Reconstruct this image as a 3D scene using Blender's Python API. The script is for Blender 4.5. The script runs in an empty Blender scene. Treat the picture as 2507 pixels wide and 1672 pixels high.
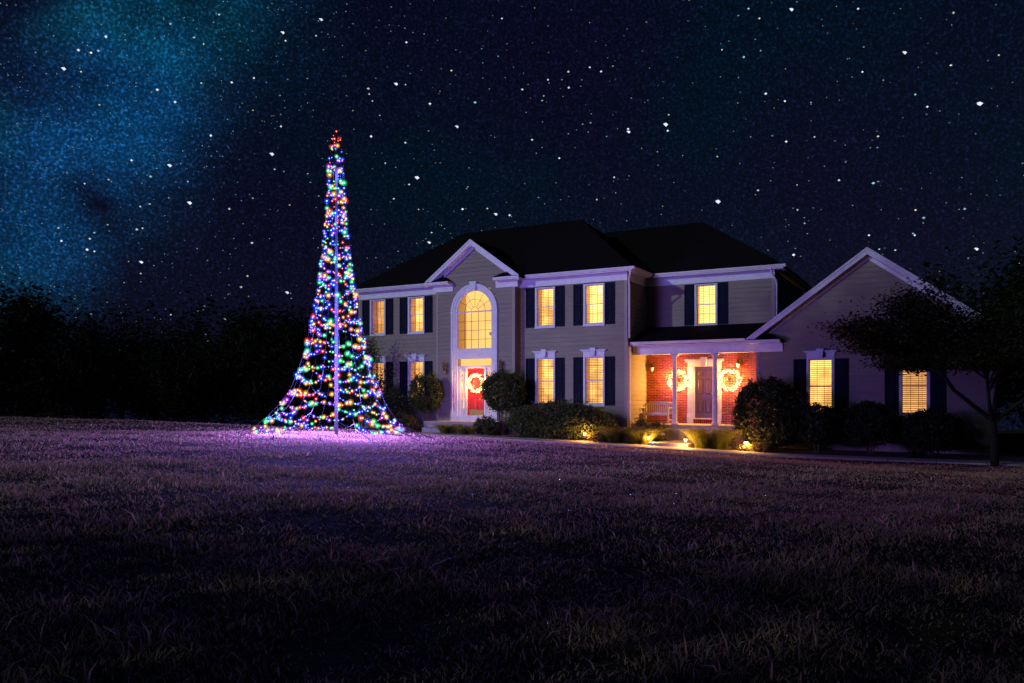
import bpy, math, random
import numpy as np
from mathutils import Vector, Matrix

R = math.radians
random.seed(7)
rng = np.random.default_rng(11)
scene = bpy.context.scene
col = scene.collection

# ------------------------------------------------------------------ camera
# eye of the photographer is the origin; z values are heights relative to it
cam_d = bpy.data.cameras.new('camera')
cam_d.sensor_width = 36.0
cam_d.lens = 36.0 * 1911.0 / 2507.0
cam_d.shift_y = 130.0 / 2507.0
cam_d.clip_start = 0.1
cam_d.clip_end = 4000.0
cam = bpy.data.objects.new('camera', cam_d)
cam.location = (0, 0, 0)
cam.rotation_euler = (R(90), 0, 0)
col.objects.link(cam)
scene.camera = cam

# ------------------------------------------------------------------ night sky
MOON_TRAVEL = Vector((0.806, 0.592, -0.255)).normalized()
MOON_ELEV = math.asin(-MOON_TRAVEL.z)
world = bpy.data.worlds.new('World')
scene.world = world
world.use_nodes = True
wt = world.node_tree
wt.nodes.clear()


def wn(kind, **kw):
    n = wt.nodes.new(kind)
    for k, v in kw.items():
        setattr(n, k, v)
    return n


def wl(a, b):
    wt.links.new(a, b)


def wmath(op, a, b=None, clamp=False):
    n = wn('ShaderNodeMath', operation=op, use_clamp=clamp)
    for i, s in enumerate((a, b)):
        if s is None:
            continue
        if isinstance(s, (int, float)):
            n.inputs[i].default_value = s
        else:
            wl(s, n.inputs[i])
    return n.outputs[0]


def skydir(px, py):
    return Vector(((px - 1253.5) / 1911.0, 1.0, (966.0 - py) / 1911.0)).normalized()


w_out = wn('ShaderNodeOutputWorld')
w_sky = wn('ShaderNodeTexSky', sky_type='NISHITA')
w_sky.sun_disc = False
w_sky.sun_elevation = MOON_ELEV
w_sky.sun_rotation = math.atan2(-MOON_TRAVEL.x, -MOON_TRAVEL.y)
bg_sky = wn('ShaderNodeBackground')
bg_sky.inputs['Strength'].default_value = 0.0006
wl(w_sky.outputs[0], bg_sky.inputs['Color'])
tc = wn('ShaderNodeTexCoord')
dirv = tc.outputs['Generated']
# milky way: a band round a great circle
band_n = skydir(0, 720).cross(skydir(350, 90)).normalized()
dot = wn('ShaderNodeVectorMath', operation='DOT_PRODUCT')
wl(dirv, dot.inputs[0])
dot.inputs[1].default_value = band_n
n1 = wn('ShaderNodeTexNoise')
n1.inputs['Scale'].default_value = 5.0
n1.inputs['Detail'].default_value = 5.0
wl(dirv, n1.inputs['Vector'])
off = wmath('MULTIPLY', wmath('SUBTRACT', n1.outputs[0], 0.5), 0.12)
d = wmath('ADD', dot.outputs['Value'], off)
g = wmath('POWER', 2.718, wmath('MULTIPLY', wmath('MULTIPLY', d, d), -170.0))
n2 = wn('ShaderNodeTexNoise')
n2.inputs['Scale'].default_value = 8.5
n2.inputs['Detail'].default_value = 6.0
wl(dirv, n2.inputs['Vector'])
sep = wn('ShaderNodeSeparateXYZ')
wl(dirv, sep.inputs[0])
ext = wmath('MULTIPLY', wmath('SUBTRACT', sep.outputs[2], 0.06), 7.0, True)      # starlight dims through the low air
g2 = wmath('MULTIPLY', wmath('MULTIPLY', g, ext), wmath('MULTIPLY', wmath('SUBTRACT', n2.outputs[0], 0.30, True), 4.3))
grain = wn('ShaderNodeTexNoise')
grain.inputs['Scale'].default_value = 340.0
grain.inputs['Detail'].default_value = 1.0
wl(dirv, grain.inputs['Vector'])
gr = wmath('ADD', wmath('MULTIPLY', wmath('POWER', grain.outputs[0], 5.0), 11.0), 0.50)
mw = wn('ShaderNodeMixRGB', blend_type='MULTIPLY')
mw.inputs[0].default_value = 1.0
tint_ = wn('ShaderNodeValToRGB')
tint_.color_ramp.elements[0].position = 0.40
tint_.color_ramp.elements[0].color = (0.0005, 0.040, 0.120, 1)
tint_.color_ramp.elements[1].position = 0.58
tint_.color_ramp.elements[1].color = (0.0005, 0.060, 0.105, 1)
wl(n1.outputs[0], tint_.inputs[0])
wl(tint_.outputs[0], mw.inputs[1])
wl(wmath('MULTIPLY', g2, gr), mw.inputs[2])
# faint purple and teal airglow
n3 = wn('ShaderNodeTexNoise')
n3.inputs['Scale'].default_value = 3.2
n3.inputs['Detail'].default_value = 3.0
wl(dirv, n3.inputs['Vector'])
ramp = wn('ShaderNodeValToRGB')
ramp.color_ramp.elements[0].position = 0.36
ramp.color_ramp.elements[0].color = (0.0003, 0.0044, 0.0125, 1)
ramp.color_ramp.elements[1].position = 0.62
ramp.color_ramp.elements[1].color = (0.0024, 0.0018, 0.0130, 1)
wl(n3.outputs[0], ramp.inputs[0])
air = wn('ShaderNodeMixRGB', blend_type='MULTIPLY')
air.inputs[0].default_value = 1.0
wl(ramp.outputs[0], air.inputs[1])
wl(gr, air.inputs[2])
add = wn('ShaderNodeMixRGB', blend_type='ADD')
add.inputs[0].default_value = 1.0
wl(mw.outputs[0], add.inputs[1])
wl(air.outputs[0], add.inputs[2])
bg_st = wn('ShaderNodeBackground')
bg_st.inputs['Strength'].default_value = 1.0
wl(add.outputs[0], bg_st.inputs['Color'])
addsh = wn('ShaderNodeAddShader')
wl(bg_sky.outputs[0], addsh.inputs[0])
wl(bg_st.outputs[0], addsh.inputs[1])
wl(addsh.outputs[0], w_out.inputs['Surface'])

# ------------------------------------------------------------------ moonlight
moon_d = bpy.data.lights.new('moonlight', 'SUN')
moon_d.energy = 0.92
moon_d.angle = R(1.2)
moon_d.color = (0.76, 0.95, 0.98)
moon = bpy.data.objects.new('moonlight', moon_d)
moon.rotation_euler = MOON_TRAVEL.to_track_quat('-Z', 'Y').to_euler()
moon.location = (-60, -45, 30)
col.objects.link(moon)

# ------------------------------------------------------------------ exposure and renderer
vs = scene.view_settings
vs.view_transform = 'Standard'
vs.look = 'None'
vs.exposure = 0.0
vs.gamma = 1.0
vs.use_curve_mapping = False
scene.render.engine = 'CYCLES'
cy = scene.cycles
cy.use_denoising = True
cy.sample_clamp_indirect = 1.5
cy.max_bounces = 6
cy.diffuse_bounces = 2
cy.glossy_bounces = 2
cy.transmission_bounces = 4
cy.transparent_max_bounces = 48
cy.volume_bounces = 0
cy.caustics_reflective = False
cy.caustics_refractive = False
cy.use_light_tree = True

# ------------------------------------------------------------------ helpers
TH = R(29.0)
CT, ST = math.cos(TH), math.sin(TH)
HX, HY = (1398 - 1253.5) / 62.0, 1911.0 / 62.0


def hw(u, v, z=0.0):
    """house coordinates (along the facade, into the house, up) to world"""
    return Vector((HX + u * CT + v * ST, HY - u * ST + v * CT, z))


def to_house(X, Y):
    dx, dy = X - HX, Y - HY
    return dx * CT - dy * ST, dx * ST + dy * CT


def smooth(t):
    t = np.clip(t, 0, 1)
    return t * t * (3 - 2 * t)


def ground(X, Y):
    X = np.asarray(X, float)
    Y = np.asarray(Y, float)
    u, v = to_house(X, Y)
    hh = -1.55 - 0.027 * (np.clip(u, -4.5, 8.5) + 4.5)
    lawn = np.where(X > -4.5, -1.03 - 0.045 * (X + 4.5), -1.03 - 0.012 * (X + 4.5))
    lawn = np.maximum(np.minimum(lawn, -0.90), -2.1)
    w = smooth((v + 11.0) / 7.5)
    h = lawn * (1 - w) + hh * w
    h = h - 0.045 * np.maximum(Y - 36.0, 0)
    h = h - 0.52 * smooth((8.8 - Y) / 8.0)            # near lawn dipped to keep the light tree's glow off the foreground
    wob = 0.025 * np.sin(X * 0.9 + 1.3) * np.sin(Y * 0.7) * (1 - w)
    return h + wob


def gz(X, Y):
    return float(ground(X, Y))


def hg(u, v):
    p = hw(u, v)
    return gz(p.x, p.y)


MATS = {}


def mat(name, color, rough=0.6, var=0.0, vscale=8.0, bump=0.0, bscale=40.0, metal=0.0, spec=0.4,
        color2=None, stretch=None, detail=4.0, translucent=0.0, attr=None):
    if name in MATS:
        return MATS[name]
    m = bpy.data.materials.new(name)
    m.use_nodes = True
    nt = m.node_tree
    b = nt.nodes['Principled BSDF']
    b.inputs['Base Color'].default_value = (*color, 1)
    b.inputs['Roughness'].default_value = rough
    b.inputs['Metallic'].default_value = metal
    b.inputs['Specular IOR Level'].default_value = spec
    tcn = nt.nodes.new('ShaderNodeTexCoord')
    mp = nt.nodes.new('ShaderNodeMapping')
    nt.links.new(tcn.outputs['Object'], mp.inputs['Vector'])
    if stretch:
        mp.inputs['Scale'].default_value = stretch
    base = None
    if var > 0 or color2:
        nz = nt.nodes.new('ShaderNodeTexNoise')
        nz.inputs['Scale'].default_value = vscale
        nz.inputs['Detail'].default_value = detail
        nt.links.new(mp.outputs[0], nz.inputs['Vector'])
        rp = nt.nodes.new('ShaderNodeValToRGB')
        rp.color_ramp.elements[0].position = 0.3
        rp.color_ramp.elements[1].position = 0.7
        c2 = color2 if color2 else tuple(c * (1 + var) for c in color)
        c1 = color if color2 else tuple(c * (1 - var) for c in color)
        rp.color_ramp.elements[0].color = (*c1, 1)
        rp.color_ramp.elements[1].color = (*c2, 1)
        nt.links.new(nz.outputs[0], rp.inputs[0])
        base = rp.outputs[0]
    if attr:
        at = nt.nodes.new('ShaderNodeAttribute')
        at.attribute_name = attr
        if base is None:
            base = at.outputs['Color']
        else:
            mx = nt.nodes.new('ShaderNodeMixRGB')
            mx.blend_type = 'MULTIPLY'
            mx.inputs[0].default_value = 1.0
            nt.links.new(base, mx.inputs[1])
            nt.links.new(at.outputs['Color'], mx.inputs[2])
            base = mx.outputs[0]
    if base is not None:
        nt.links.new(base, b.inputs['Base Color'])
    if bump > 0:
        nb = nt.nodes.new('ShaderNodeTexNoise')
        nb.inputs['Scale'].default_value = bscale
        nb.inputs['Detail'].default_value = 4.0
        nt.links.new(mp.outputs[0], nb.inputs['Vector'])
        bp = nt.nodes.new('ShaderNodeBump')
        bp.inputs['Strength'].default_value = bump
        bp.inputs['Distance'].default_value = 0.02
        nt.links.new(nb.outputs[0], bp.inputs['Height'])
        nt.links.new(bp.outputs[0], b.inputs['Normal'])
    if translucent > 0:
        out = nt.nodes['Material Output']
        tr = nt.nodes.new('ShaderNodeBsdfTranslucent')
        if base is not None:
            nt.links.new(base, tr.inputs['Color'])
        else:
            tr.inputs['Color'].default_value = (*color, 1)
        ms = nt.nodes.new('ShaderNodeMixShader')
        ms.inputs[0].default_value = translucent
        nt.links.new(b.outputs[0], ms.inputs[1])
        nt.links.new(tr.outputs[0], ms.inputs[2])
        nt.links.new(ms.outputs[0], out.inputs['Surface'])
    MATS[name] = m
    return m


def emit(name, color, strength, sample=True, var=0.0, vscale=3.0, attr=None):
    if name in MATS:
        return MATS[name]
    m = bpy.data.materials.new(name)
    m.use_nodes = True
    nt = m.node_tree
    nt.nodes.clear()
    o = nt.nodes.new('ShaderNodeOutputMaterial')
    e = nt.nodes.new('ShaderNodeEmission')
    e.inputs['Color'].default_value = (*color, 1)
    e.inputs['Strength'].default_value = strength
    if attr:
        at = nt.nodes.new('ShaderNodeAttribute')
        at.attribute_name = attr
        nt.links.new(at.outputs['Color'], e.inputs['Color'])
    if var > 0:
        tcn = nt.nodes.new('ShaderNodeTexCoord')
        nz = nt.nodes.new('ShaderNodeTexNoise')
        nz.inputs['Scale'].default_value = vscale
        nz.inputs['Detail'].default_value = 2.0
        nt.links.new(tcn.outputs['Object'], nz.inputs['Vector'])
        rp = nt.nodes.new('ShaderNodeValToRGB')
        rp.color_ramp.elements[0].position = 0.35
        rp.color_ramp.elements[1].position = 0.65
        rp.color_ramp.elements[0].color = (*[c * (1 - var) for c in color], 1)
        rp.color_ramp.elements[1].color = (*[c * (1 + var) for c in color], 1)
        nt.links.new(nz.outputs[0], rp.inputs[0])
        nt.links.new(rp.outputs[0], e.inputs['Color'])
    nt.links.new(e.outputs[0], o.inputs['Surface'])
    m.cycles.emission_sampling = 'AUTO' if sample else 'NONE'
    MATS[name] = m
    return m


def glow_shell(name, color, strength, opacity):
    """see-through glowing shell"""
    m = bpy.data.materials.new(name)
    m.use_nodes = True
    nt = m.node_tree
    nt.nodes.clear()
    o = nt.nodes.new('ShaderNodeOutputMaterial')
    e = nt.nodes.new('ShaderNodeEmission')
    e.inputs['Color'].default_value = (*color, 1)
    e.inputs['Strength'].default_value = strength
    t = nt.nodes.new('ShaderNodeBsdfTransparent')
    ms = nt.nodes.new('ShaderNodeMixShader')
    ms.inputs[0].default_value = opacity
    nt.links.new(t.outputs[0], ms.inputs[1])
    nt.links.new(e.outputs[0], ms.inputs[2])
    nt.links.new(ms.outputs[0], o.inputs['Surface'])
    m.cycles.emission_sampling = 'NONE'
    MATS[name] = m
    return m


def glass_mat(name, gloss=0.07, tint=(1, 1, 1)):
    m = bpy.data.materials.new(name)
    m.use_nodes = True
    nt = m.node_tree
    nt.nodes.clear()
    o = nt.nodes.new('ShaderNodeOutputMaterial')
    t = nt.nodes.new('ShaderNodeBsdfTransparent')
    t.inputs['Color'].default_value = (*tint, 1)
    gl = nt.nodes.new('ShaderNodeBsdfGlossy')
    gl.inputs['Roughness'].default_value = 0.03
    ms = nt.nodes.new('ShaderNodeMixShader')
    ms.inputs[0].default_value = gloss
    nt.links.new(t.outputs[0], ms.inputs[1])
    nt.links.new(gl.outputs[0], ms.inputs[2])
    nt.links.new(ms.outputs[0], o.inputs['Surface'])
    MATS[name] = m
    return m


class MB:
    """collects boxes, prisms and tubes; build() links them as one mesh"""

    def __init__(self):
        self.v, self.f, self.m = [], [], []

    def poly(self, pts, faces, mi=0):
        n = len(self.v)
        self.v += [tuple(p) for p in pts]
        self.f += [tuple(i + n for i in fc) for fc in faces]
        self.m += [mi] * len(faces)
        return self

    def box(self, x0, x1, y0, y1, z0, z1, mi=0):
        p = [(x0, y0, z0), (x1, y0, z0), (x1, y1, z0), (x0, y1, z0),
             (x0, y0, z1), (x1, y0, z1), (x1, y1, z1), (x0, y1, z1)]
        return self.poly(p, [(0, 3, 2, 1), (4, 5, 6, 7), (0, 1, 5, 4), (1, 2, 6, 5), (2, 3, 7, 6), (3, 0, 4, 7)], mi)

    def hexa(self, p, mi=0):
        return self.poly(p, [(0, 3, 2, 1), (4, 5, 6, 7), (0, 1, 5, 4), (1, 2, 6, 5), (2, 3, 7, 6), (3, 0, 4, 7)], mi)

    def prism(self, a, b, mi=0):
        """two matching polygons joined by sides"""
        k = len(a)
        fs = [tuple(range(k))[::-1], tuple(range(k, 2 * k))]
        fs += [(i, (i + 1) % k, k + (i + 1) % k, k + i) for i in range(k)]
        return self.poly(list(a) + list(b), fs, mi)

    def tube(self, pts, r, n=6, mi=0, caps=True):
        pts = [Vector(p) for p in pts]
        rs = r if isinstance(r, (list, tuple)) else [r] * len(pts)
        rings = []
        ref = Vector((0.12, 0.31, 0.94)).normalized()
        for i, p in enumerate(pts):
            t = (pts[min(i + 1, len(pts) - 1)] - pts[max(i - 1, 0)])
            t = t.normalized() if t.length > 1e-9 else Vector((0, 0, 1))
            x = t.cross(ref)
            if x.length < 1e-3:
                x = t.cross(Vector((1, 0, 0)))
            x.normalize()
            y = t.cross(x)
            rings.append([p + (x * math.cos(2 * math.pi * k / n) + y * math.sin(2 * math.pi * k / n)) * rs[i] for k in range(n)])
        vs_ = [q for rg in rings for q in rg]
        fs = []
        for i in range(len(pts) - 1):
            for k in range(n):
                a, b2 = i * n + k, i * n + (k + 1) % n
                fs.append((a, b2, b2 + n, a + n))
        if caps:
            fs.append(tuple(range(n))[::-1])
            fs.append(tuple(range((len(pts) - 1) * n, len(pts) * n)))
        return self.poly(vs_, fs, mi)

    def lathe(self, c, prof, n=20, mi=0):
        """profile of (radius, z) round a vertical axis through c"""
        vs_, fs = [], []
        for r, z in prof:
            for k in range(n):
                a = 2 * math.pi * k / n
                vs_.append((c[0] + r * math.cos(a), c[1] + r * math.sin(a), c[2] + z))
        for i in range(len(prof) - 1):
            for k in range(n):
                a, b2 = i * n + k, i * n + (k + 1) % n
                fs.append((a, b2, b2 + n, a + n))
        fs.append(tuple(range(n))[::-1])
        fs.append(tuple(range((len(prof) - 1) * n, len(prof) * n)))
        return self.poly(vs_, fs, mi)

    def ball(self, c, r, n=8, mi=0):
        rr = r if isinstance(r, (tuple, list)) else (r, r, r)
        k = max(4, n // 2)
        vs_ = [(c[0], c[1], c[2] + rr[2])]
        for i in range(1, k):
            ph = math.pi * i / k
            for j in range(n):
                a = 2 * math.pi * j / n
                vs_.append((c[0] + rr[0] * math.sin(ph) * math.cos(a), c[1] + rr[1] * math.sin(ph) * math.sin(a), c[2] + rr[2] * math.cos(ph)))
        vs_.append((c[0], c[1], c[2] - rr[2]))
        fs = [(0, 1 + j, 1 + (j + 1) % n) for j in range(n)]
        for i in range(k - 2):
            for j in range(n):
                a, b2 = 1 + i * n + j, 1 + i * n + (j + 1) % n
                fs.append((a, a + n, b2 + n, b2))
        last = len(vs_) - 1
        fs += [(last, 1 + (k - 2) * n + (j + 1) % n, 1 + (k - 2) * n + j) for j in range(n)]
        return self.poly(vs_, fs, mi)

    def mesh(self, name, mats, smooth_=False):
        me = bpy.data.meshes.new(name)
        me.from_pydata(self.v, [], self.f)
        for m in (mats if isinstance(mats, (list, tuple)) else [mats]):
            me.materials.append(m)
        if any(self.m):
            me.polygons.foreach_set('material_index', self.m)
        if smooth_:
            me.polygons.foreach_set('use_smooth', [True] * len(me.polygons))
        me.update()
        return me

    def build(self, name, mats, parent=None, smooth_=False):
        return link(name, self.mesh(name, mats, smooth_), parent)


def link(name, me, parent=None, loc=None):
    o = bpy.data.objects.new(name, me)
    col.objects.link(o)
    if parent is not None:
        o.parent = parent
    if loc is not None:
        o.location = loc
    return o


def tag(o, label=None, cat=None, group=None, kind=None):
    if label:
        o['label'] = label
    if cat:
        o['category'] = cat
    if group:
        o['group'] = group
    if kind:
        o['kind'] = kind
    return o


def thing(name, label, cat, loc=(0, 0, 0), rz=0.0, group=None):
    o = bpy.data.objects.new(name, None)
    col.objects.link(o)
    o.location = loc
    o.rotation_euler = (0, 0, rz)
    return tag(o, label, cat, group)


def np_mesh(name, verts, faces, mats, smooth_=False, colors=None, matidx=None):
    """fast mesh from arrays; faces (n,k)"""
    me = bpy.data.meshes.new(name)
    nv, (nf, k) = len(verts), faces.shape
    me.vertices.add(nv)
    me.vertices.foreach_set('co', np.asarray(verts, np.float32).ravel())
    me.loops.add(nf * k)
    me.loops.foreach_set('vertex_index', np.asarray(faces, np.int32).ravel())
    me.polygons.add(nf)
    me.polygons.foreach_set('loop_start', np.arange(0, nf * k, k, dtype=np.int32))
    me.polygons.foreach_set('loop_total', np.full(nf, k, np.int32))
    for m in (mats if isinstance(mats, (list, tuple)) else [mats]):
        me.materials.append(m)
    if matidx is not None:
        me.polygons.foreach_set('material_index', np.asarray(matidx, np.int32))
    if smooth_:
        me.polygons.foreach_set('use_smooth', np.ones(nf, bool))
    me.update(calc_edges=True)
    if colors is not None:
        ca = me.color_attributes.new('tint', 'FLOAT_COLOR', 'POINT')
        ca.data.foreach_set('color', np.asarray(colors, np.float32).ravel())
    return me


def leaf_mesh(name, centers, size, m, asp=0.55, seed=0, jit=0.35, upness=0.3, bright=(0.6, 1.3)):
    """one small folded leaf at each centre"""
    g_ = np.random.default_rng(seed)
    n = len(centers)
    nrm = g_.normal(size=(n, 3))
    nrm[:, 2] = np.abs(nrm[:, 2]) + upness
    nrm /= np.linalg.norm(nrm, axis=1)[:, None]
    t = g_.normal(size=(n, 3))
    t -= nrm * np.sum(t * nrm, 1)[:, None]
    t /= np.linalg.norm(t, axis=1)[:, None]
    s = np.cross(nrm, t)
    L = size * (1 + jit * g_.normal(size=n)).clip(0.4, 1.9)
    L = L[:, None]
    W = L * asp
    c = np.asarray(centers)
    v = np.stack([c - t * L * 0.5, c + s * W * 0.5 - nrm * W * 0.12, c + t * L * 0.5 - nrm * L * 0.12, c - s * W * 0.5 - nrm * W * 0.12], 1).reshape(-1, 3)
    i = np.arange(n)[:, None] * 4
    f = np.concatenate([i + np.array([[0, 1, 2]]), i + np.array([[0, 2, 3]])], 0)
    b = g_.uniform(bright[0], bright[1], n)
    cols = np.ones((n, 4, 4))
    cols[:, :, 0] = (b * g_.uniform(0.85, 1.25, n))[:, None]
    cols[:, :, 1] = b[:, None]
    cols[:, :, 2] = (b * g_.uniform(0.7, 1.1, n))[:, None]
    return np_mesh(name, v, f, m, colors=cols.reshape(-1, 4))


def clumps(n, rad, k=40, seed=0, spread=0.22, shell=0.75, flat=0.0):
    """points in clumps through an ellipsoid's outer volume, uneven outline"""
    g_ = np.random.default_rng(seed)
    c = g_.normal(size=(k, 3))
    c /= np.linalg.norm(c, axis=1)[:, None]
    c *= (shell + (1.0 - shell) * g_.uniform(-0.9, 0.75, k))[:, None]
    w = g_.uniform(0.4, 1.5, k)
    idx = g_.choice(k, n, p=w / w.sum())
    p = c[idx] + g_.normal(size=(n, 3)) * spread * g_.uniform(0.6, 1.3, k)[idx][:, None]
    if flat > 0:
        p[:, 2] = np.maximum(p[:, 2], -1 + flat * 0.9 + 0.1 * g_.uniform(size=n))
    return p * np.asarray(rad)


def blades(roots, heights, widths, lean, m, name, seed=0, seg=2, bend=0.5, tint=None):
    """tapering bent blades of grass; lean (n,2) is the tip's drift in x,y per height"""
    g_ = np.random.default_rng(seed)
    n = len(roots)
    a = g_.uniform(0, 2 * math.pi, n)
    side = np.stack([np.cos(a), np.sin(a), np.zeros(n)], 1)
    rows = []
    for i in range(seg):
        t = i / seg
        ctr = roots + np.stack([lean[:, 0] * heights * (t ** 1.8), lean[:, 1] * heights * (t ** 1.8), heights * (t - bend * 0.5 * t * t)], 1)
        w = (widths * (1 - 0.35 * t))[:, None] * 0.5
        rows.append(ctr - side * w)
        rows.append(ctr + side * w)
    tip = roots + np.stack([lean[:, 0] * heights, lean[:, 1] * heights, heights * (1 - bend * 0.5)], 1)
    rows.append(tip)
    k = 2 * seg + 1
    v = np.stack(rows, 1).reshape(-1, 3)
    i0 = np.arange(n)[:, None] * k
    fs = []
    for i in range(seg - 1):
        q = 2 * i
        fs.append(i0 + np.array([[q, q + 1, q + 3]]))
        fs.append(i0 + np.array([[q, q + 3, q + 2]]))
    q = 2 * (seg - 1)
    fs.append(i0 + np.array([[q, q + 1, q + 2]]))
    f = np.concatenate(fs, 0)
    if tint is None:
        b = g_.uniform(0.6, 1.35, n)
        tint = np.stack([b * g_.uniform(0.9, 1.2, n), b, b * g_.uniform(0.7, 1.0, n), np.ones(n)], 1)
    cols = np.repeat(tint, k, 0)
    return np_mesh(name, v, f, m, colors=cols)


# ------------------------------------------------------------------ materials
M_SIDING = mat('tan_siding', (0.255, 0.214, 0.155), 0.75, spec=0.12, var=0.10, vscale=3.0, bump=0.12, bscale=60, stretch=(0.35, 1, 6))
M_SIDING2 = mat('tan_siding_b', (0.244, 0.206, 0.150), 0.75, spec=0.12, var=0.10, vscale=3.4, bump=0.12, bscale=60, stretch=(0.35, 1, 6))
M_TRIM = mat('white_trim', (0.66, 0.63, 0.62), 0.6, spec=0.15, var=0.07, vscale=5, bump=0.03, bscale=30)
M_SHUT = mat('navy_shutter', (0.010, 0.012, 0.022), 0.75, spec=0.05, var=0.2, vscale=9, bump=0.05)
M_ROOF = mat('dark_shingle', (0.011, 0.009, 0.010), 0.95, spec=0.03, var=0.45, vscale=14, bump=0.4, bscale=90, stretch=(1, 1, 4))
M_BRICK = mat('red_brick', (0.240, 0.016, 0.007), 0.8, bump=0.3, bscale=120, color2=(0.340, 0.032, 0.013), vscale=5)
M_BRICK2 = mat('dark_red_brick', (0.120, 0.010, 0.006), 0.8, bump=0.3, bscale=120, color2=(0.200, 0.020, 0.009), vscale=5)
M_MORTAR = mat('mortar', (0.55, 0.42, 0.30), 0.9, var=0.12, vscale=20, bump=0.3, bscale=150)
M_CONC = mat('concrete', (0.30, 0.26, 0.225), 0.85, var=0.18, vscale=4, bump=0.25, bscale=60)
M_MULCH = mat('mulch', (0.040, 0.024, 0.014), 0.95, bump=1.0, bscale=35, color2=(0.085, 0.052, 0.030), vscale=18)
M_SOIL = mat('lawn_soil', (0.030, 0.022, 0.016), 0.95, spec=0.05, bump=1.0, bscale=25, color2=(0.070, 0.052, 0.036), vscale=9)
M_GRASS = mat('lawn_grass', (0.470, 0.280, 0.230), 0.6, attr='tint', color2=(0.600, 0.370, 0.300), vscale=0.9, spec=0.35, translucent=0.50)
M_LEAF = mat('shrub_leaf', (0.050, 0.072, 0.018), 0.5, attr='tint', color2=(0.075, 0.095, 0.025), vscale=2.5, translucent=0.3)
M_LEAF_OL = mat('olive_leaf', (0.085, 0.080, 0.022), 0.5, attr='tint', color2=(0.120, 0.105, 0.030), vscale=2.5, translucent=0.3)
M_LEAF_RED = mat('russet_leaf', (0.090, 0.042, 0.026), 0.5, attr='tint', color2=(0.120, 0.068, 0.030), vscale=2.5, translucent=0.3)
M_LEAF_DK = mat('dark_leaf', (0.026, 0.036, 0.014), 0.55, attr='tint', color2=(0.040, 0.050, 0.018), vscale=2.0, translucent=0.25)
M_LEAF_MP = mat('maple_leaf', (0.014, 0.019, 0.008), 0.6, attr='tint', color2=(0.024, 0.030, 0.012), vscale=2.0, spec=0.1, translucent=0.2)
M_LEAF_WD = mat('woodland_leaf', (0.009, 0.013, 0.006), 0.7, attr='tint', color2=(0.016, 0.020, 0.009), vscale=0.5, spec=0.08, translucent=0.2)
M_BLADE = mat('ornamental_blade', (0.110, 0.135, 0.022), 0.5, attr='tint', color2=(0.150, 0.165, 0.036), vscale=3.0, translucent=0.35)
M_BARK = mat('bark', (0.062, 0.043, 0.030), 0.9, var=0.35, vscale=12, bump=0.6, bscale=40, stretch=(3, 3, 0.6))
M_RED = mat('red_door_paint', (0.42, 0.012, 0.014), 0.35, var=0.08, vscale=4)
M_BROWN = mat('brown_door_paint', (0.060, 0.026, 0.022), 0.4, var=0.12, vscale=4)
M_BRASS = mat('brass', (0.30, 0.19, 0.085), 0.5, metal=0.7, var=0.1)
M_IRON = mat('black_iron', (0.018, 0.015, 0.014), 0.45, metal=0.5)
M_SILVER = mat('bright_metal', (0.42, 0.40, 0.38), 0.3, metal=0.85, var=0.1)
M_WOODW = mat('weathered_white_wood', (0.40, 0.35, 0.31), 0.65, var=0.15, vscale=12, bump=0.1)
M_POLE = mat('pole_aluminium', (0.085, 0.085, 0.10), 0.6, metal=0.0, spec=0.15, var=0.06, vscale=12)
M_CORD = mat('pale_cord', (0.022, 0.022, 0.028), 0.8, spec=0.03)
M_DKCORD = mat('dark_cord', (0.03, 0.03, 0.035), 0.6)
M_GLASS = glass_mat('window_glass')
M_BLIND = mat('blind_slat', (0.58, 0.36, 0.17), 0.6, translucent=0.5)
M_ROOM = mat('room_paint', (0.75, 0.58, 0.36), 0.8)
M_LIT = emit('lit_room', (1.0, 0.52, 0.125), 1.95, var=0.40, vscale=1.6)
M_LITB = emit('lit_room_bright', (1.0, 0.62, 0.18), 2.5, var=0.08, vscale=1.4)
M_LITD = emit('lit_room_dim', (1.0, 0.46, 0.12), 1.15, var=0.22, vscale=1.6)
M_LITF = emit('lit_foyer', (1.0, 0.55, 0.16), 1.35, var=0.10, vscale=0.9)
M_PINK = mat('cream_fitting', (0.8, 0.5, 0.35), 0.5)

# ------------------------------------------------------------------ ground
xs = np.concatenate([np.linspace(-420, -40, 16), np.linspace(-36, 36, 120), np.linspace(40, 420, 16)])
ys = np.concatenate([np.linspace(-420, -24, 14), np.linspace(-20, 60, 134), np.linspace(66, 520, 18)])
GX, GY = np.meshgrid(xs, ys)
GZ = ground(GX, GY)
nx, ny = len(xs), len(ys)
gv = np.stack([GX.ravel(), GY.ravel(), GZ.ravel()], 1)
ii, jj = np.meshgrid(np.arange(nx - 1), np.arange(ny - 1))
q0 = (jj * nx + ii).ravel()
gf = np.stack([q0, q0 + 1, q0 + nx + 1, q0 + nx], 1)
gro = link('ground', np_mesh('ground', gv, gf, M_SOIL, smooth_=True))
tag(gro, kind='structure')


def ribbon(name, line, m, lift, parent=None, thick=0.06):
    """strip of ground surface between two edges given as (u,v) pairs"""
    mb = MB()
    top, n = [], len(line)
    for (a, b) in line:
        for (u, v) in (a, b):
            top.append((u, v))
    pts = []
    for (u, v) in top:
        p = hw(u, v)
        pts.append((p.x, p.y, gz(p.x, p.y) + lift))
    low = [(x, y, z - thick) for x, y, z in pts]
    fs = []
    for i in range(n - 1):
        a, b, c, d_ = 2 * i, 2 * i + 1, 2 * i + 3, 2 * i + 2
        fs.append((a, b, c, d_))
        fs.append((a + 2 * n, d_ + 2 * n, d_, a))
        fs.append((b, b + 2 * n, c + 2 * n, c)[::-1])
    mb.poly(pts + low, fs)
    o = mb.build(name, m, parent)
    return o


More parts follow.
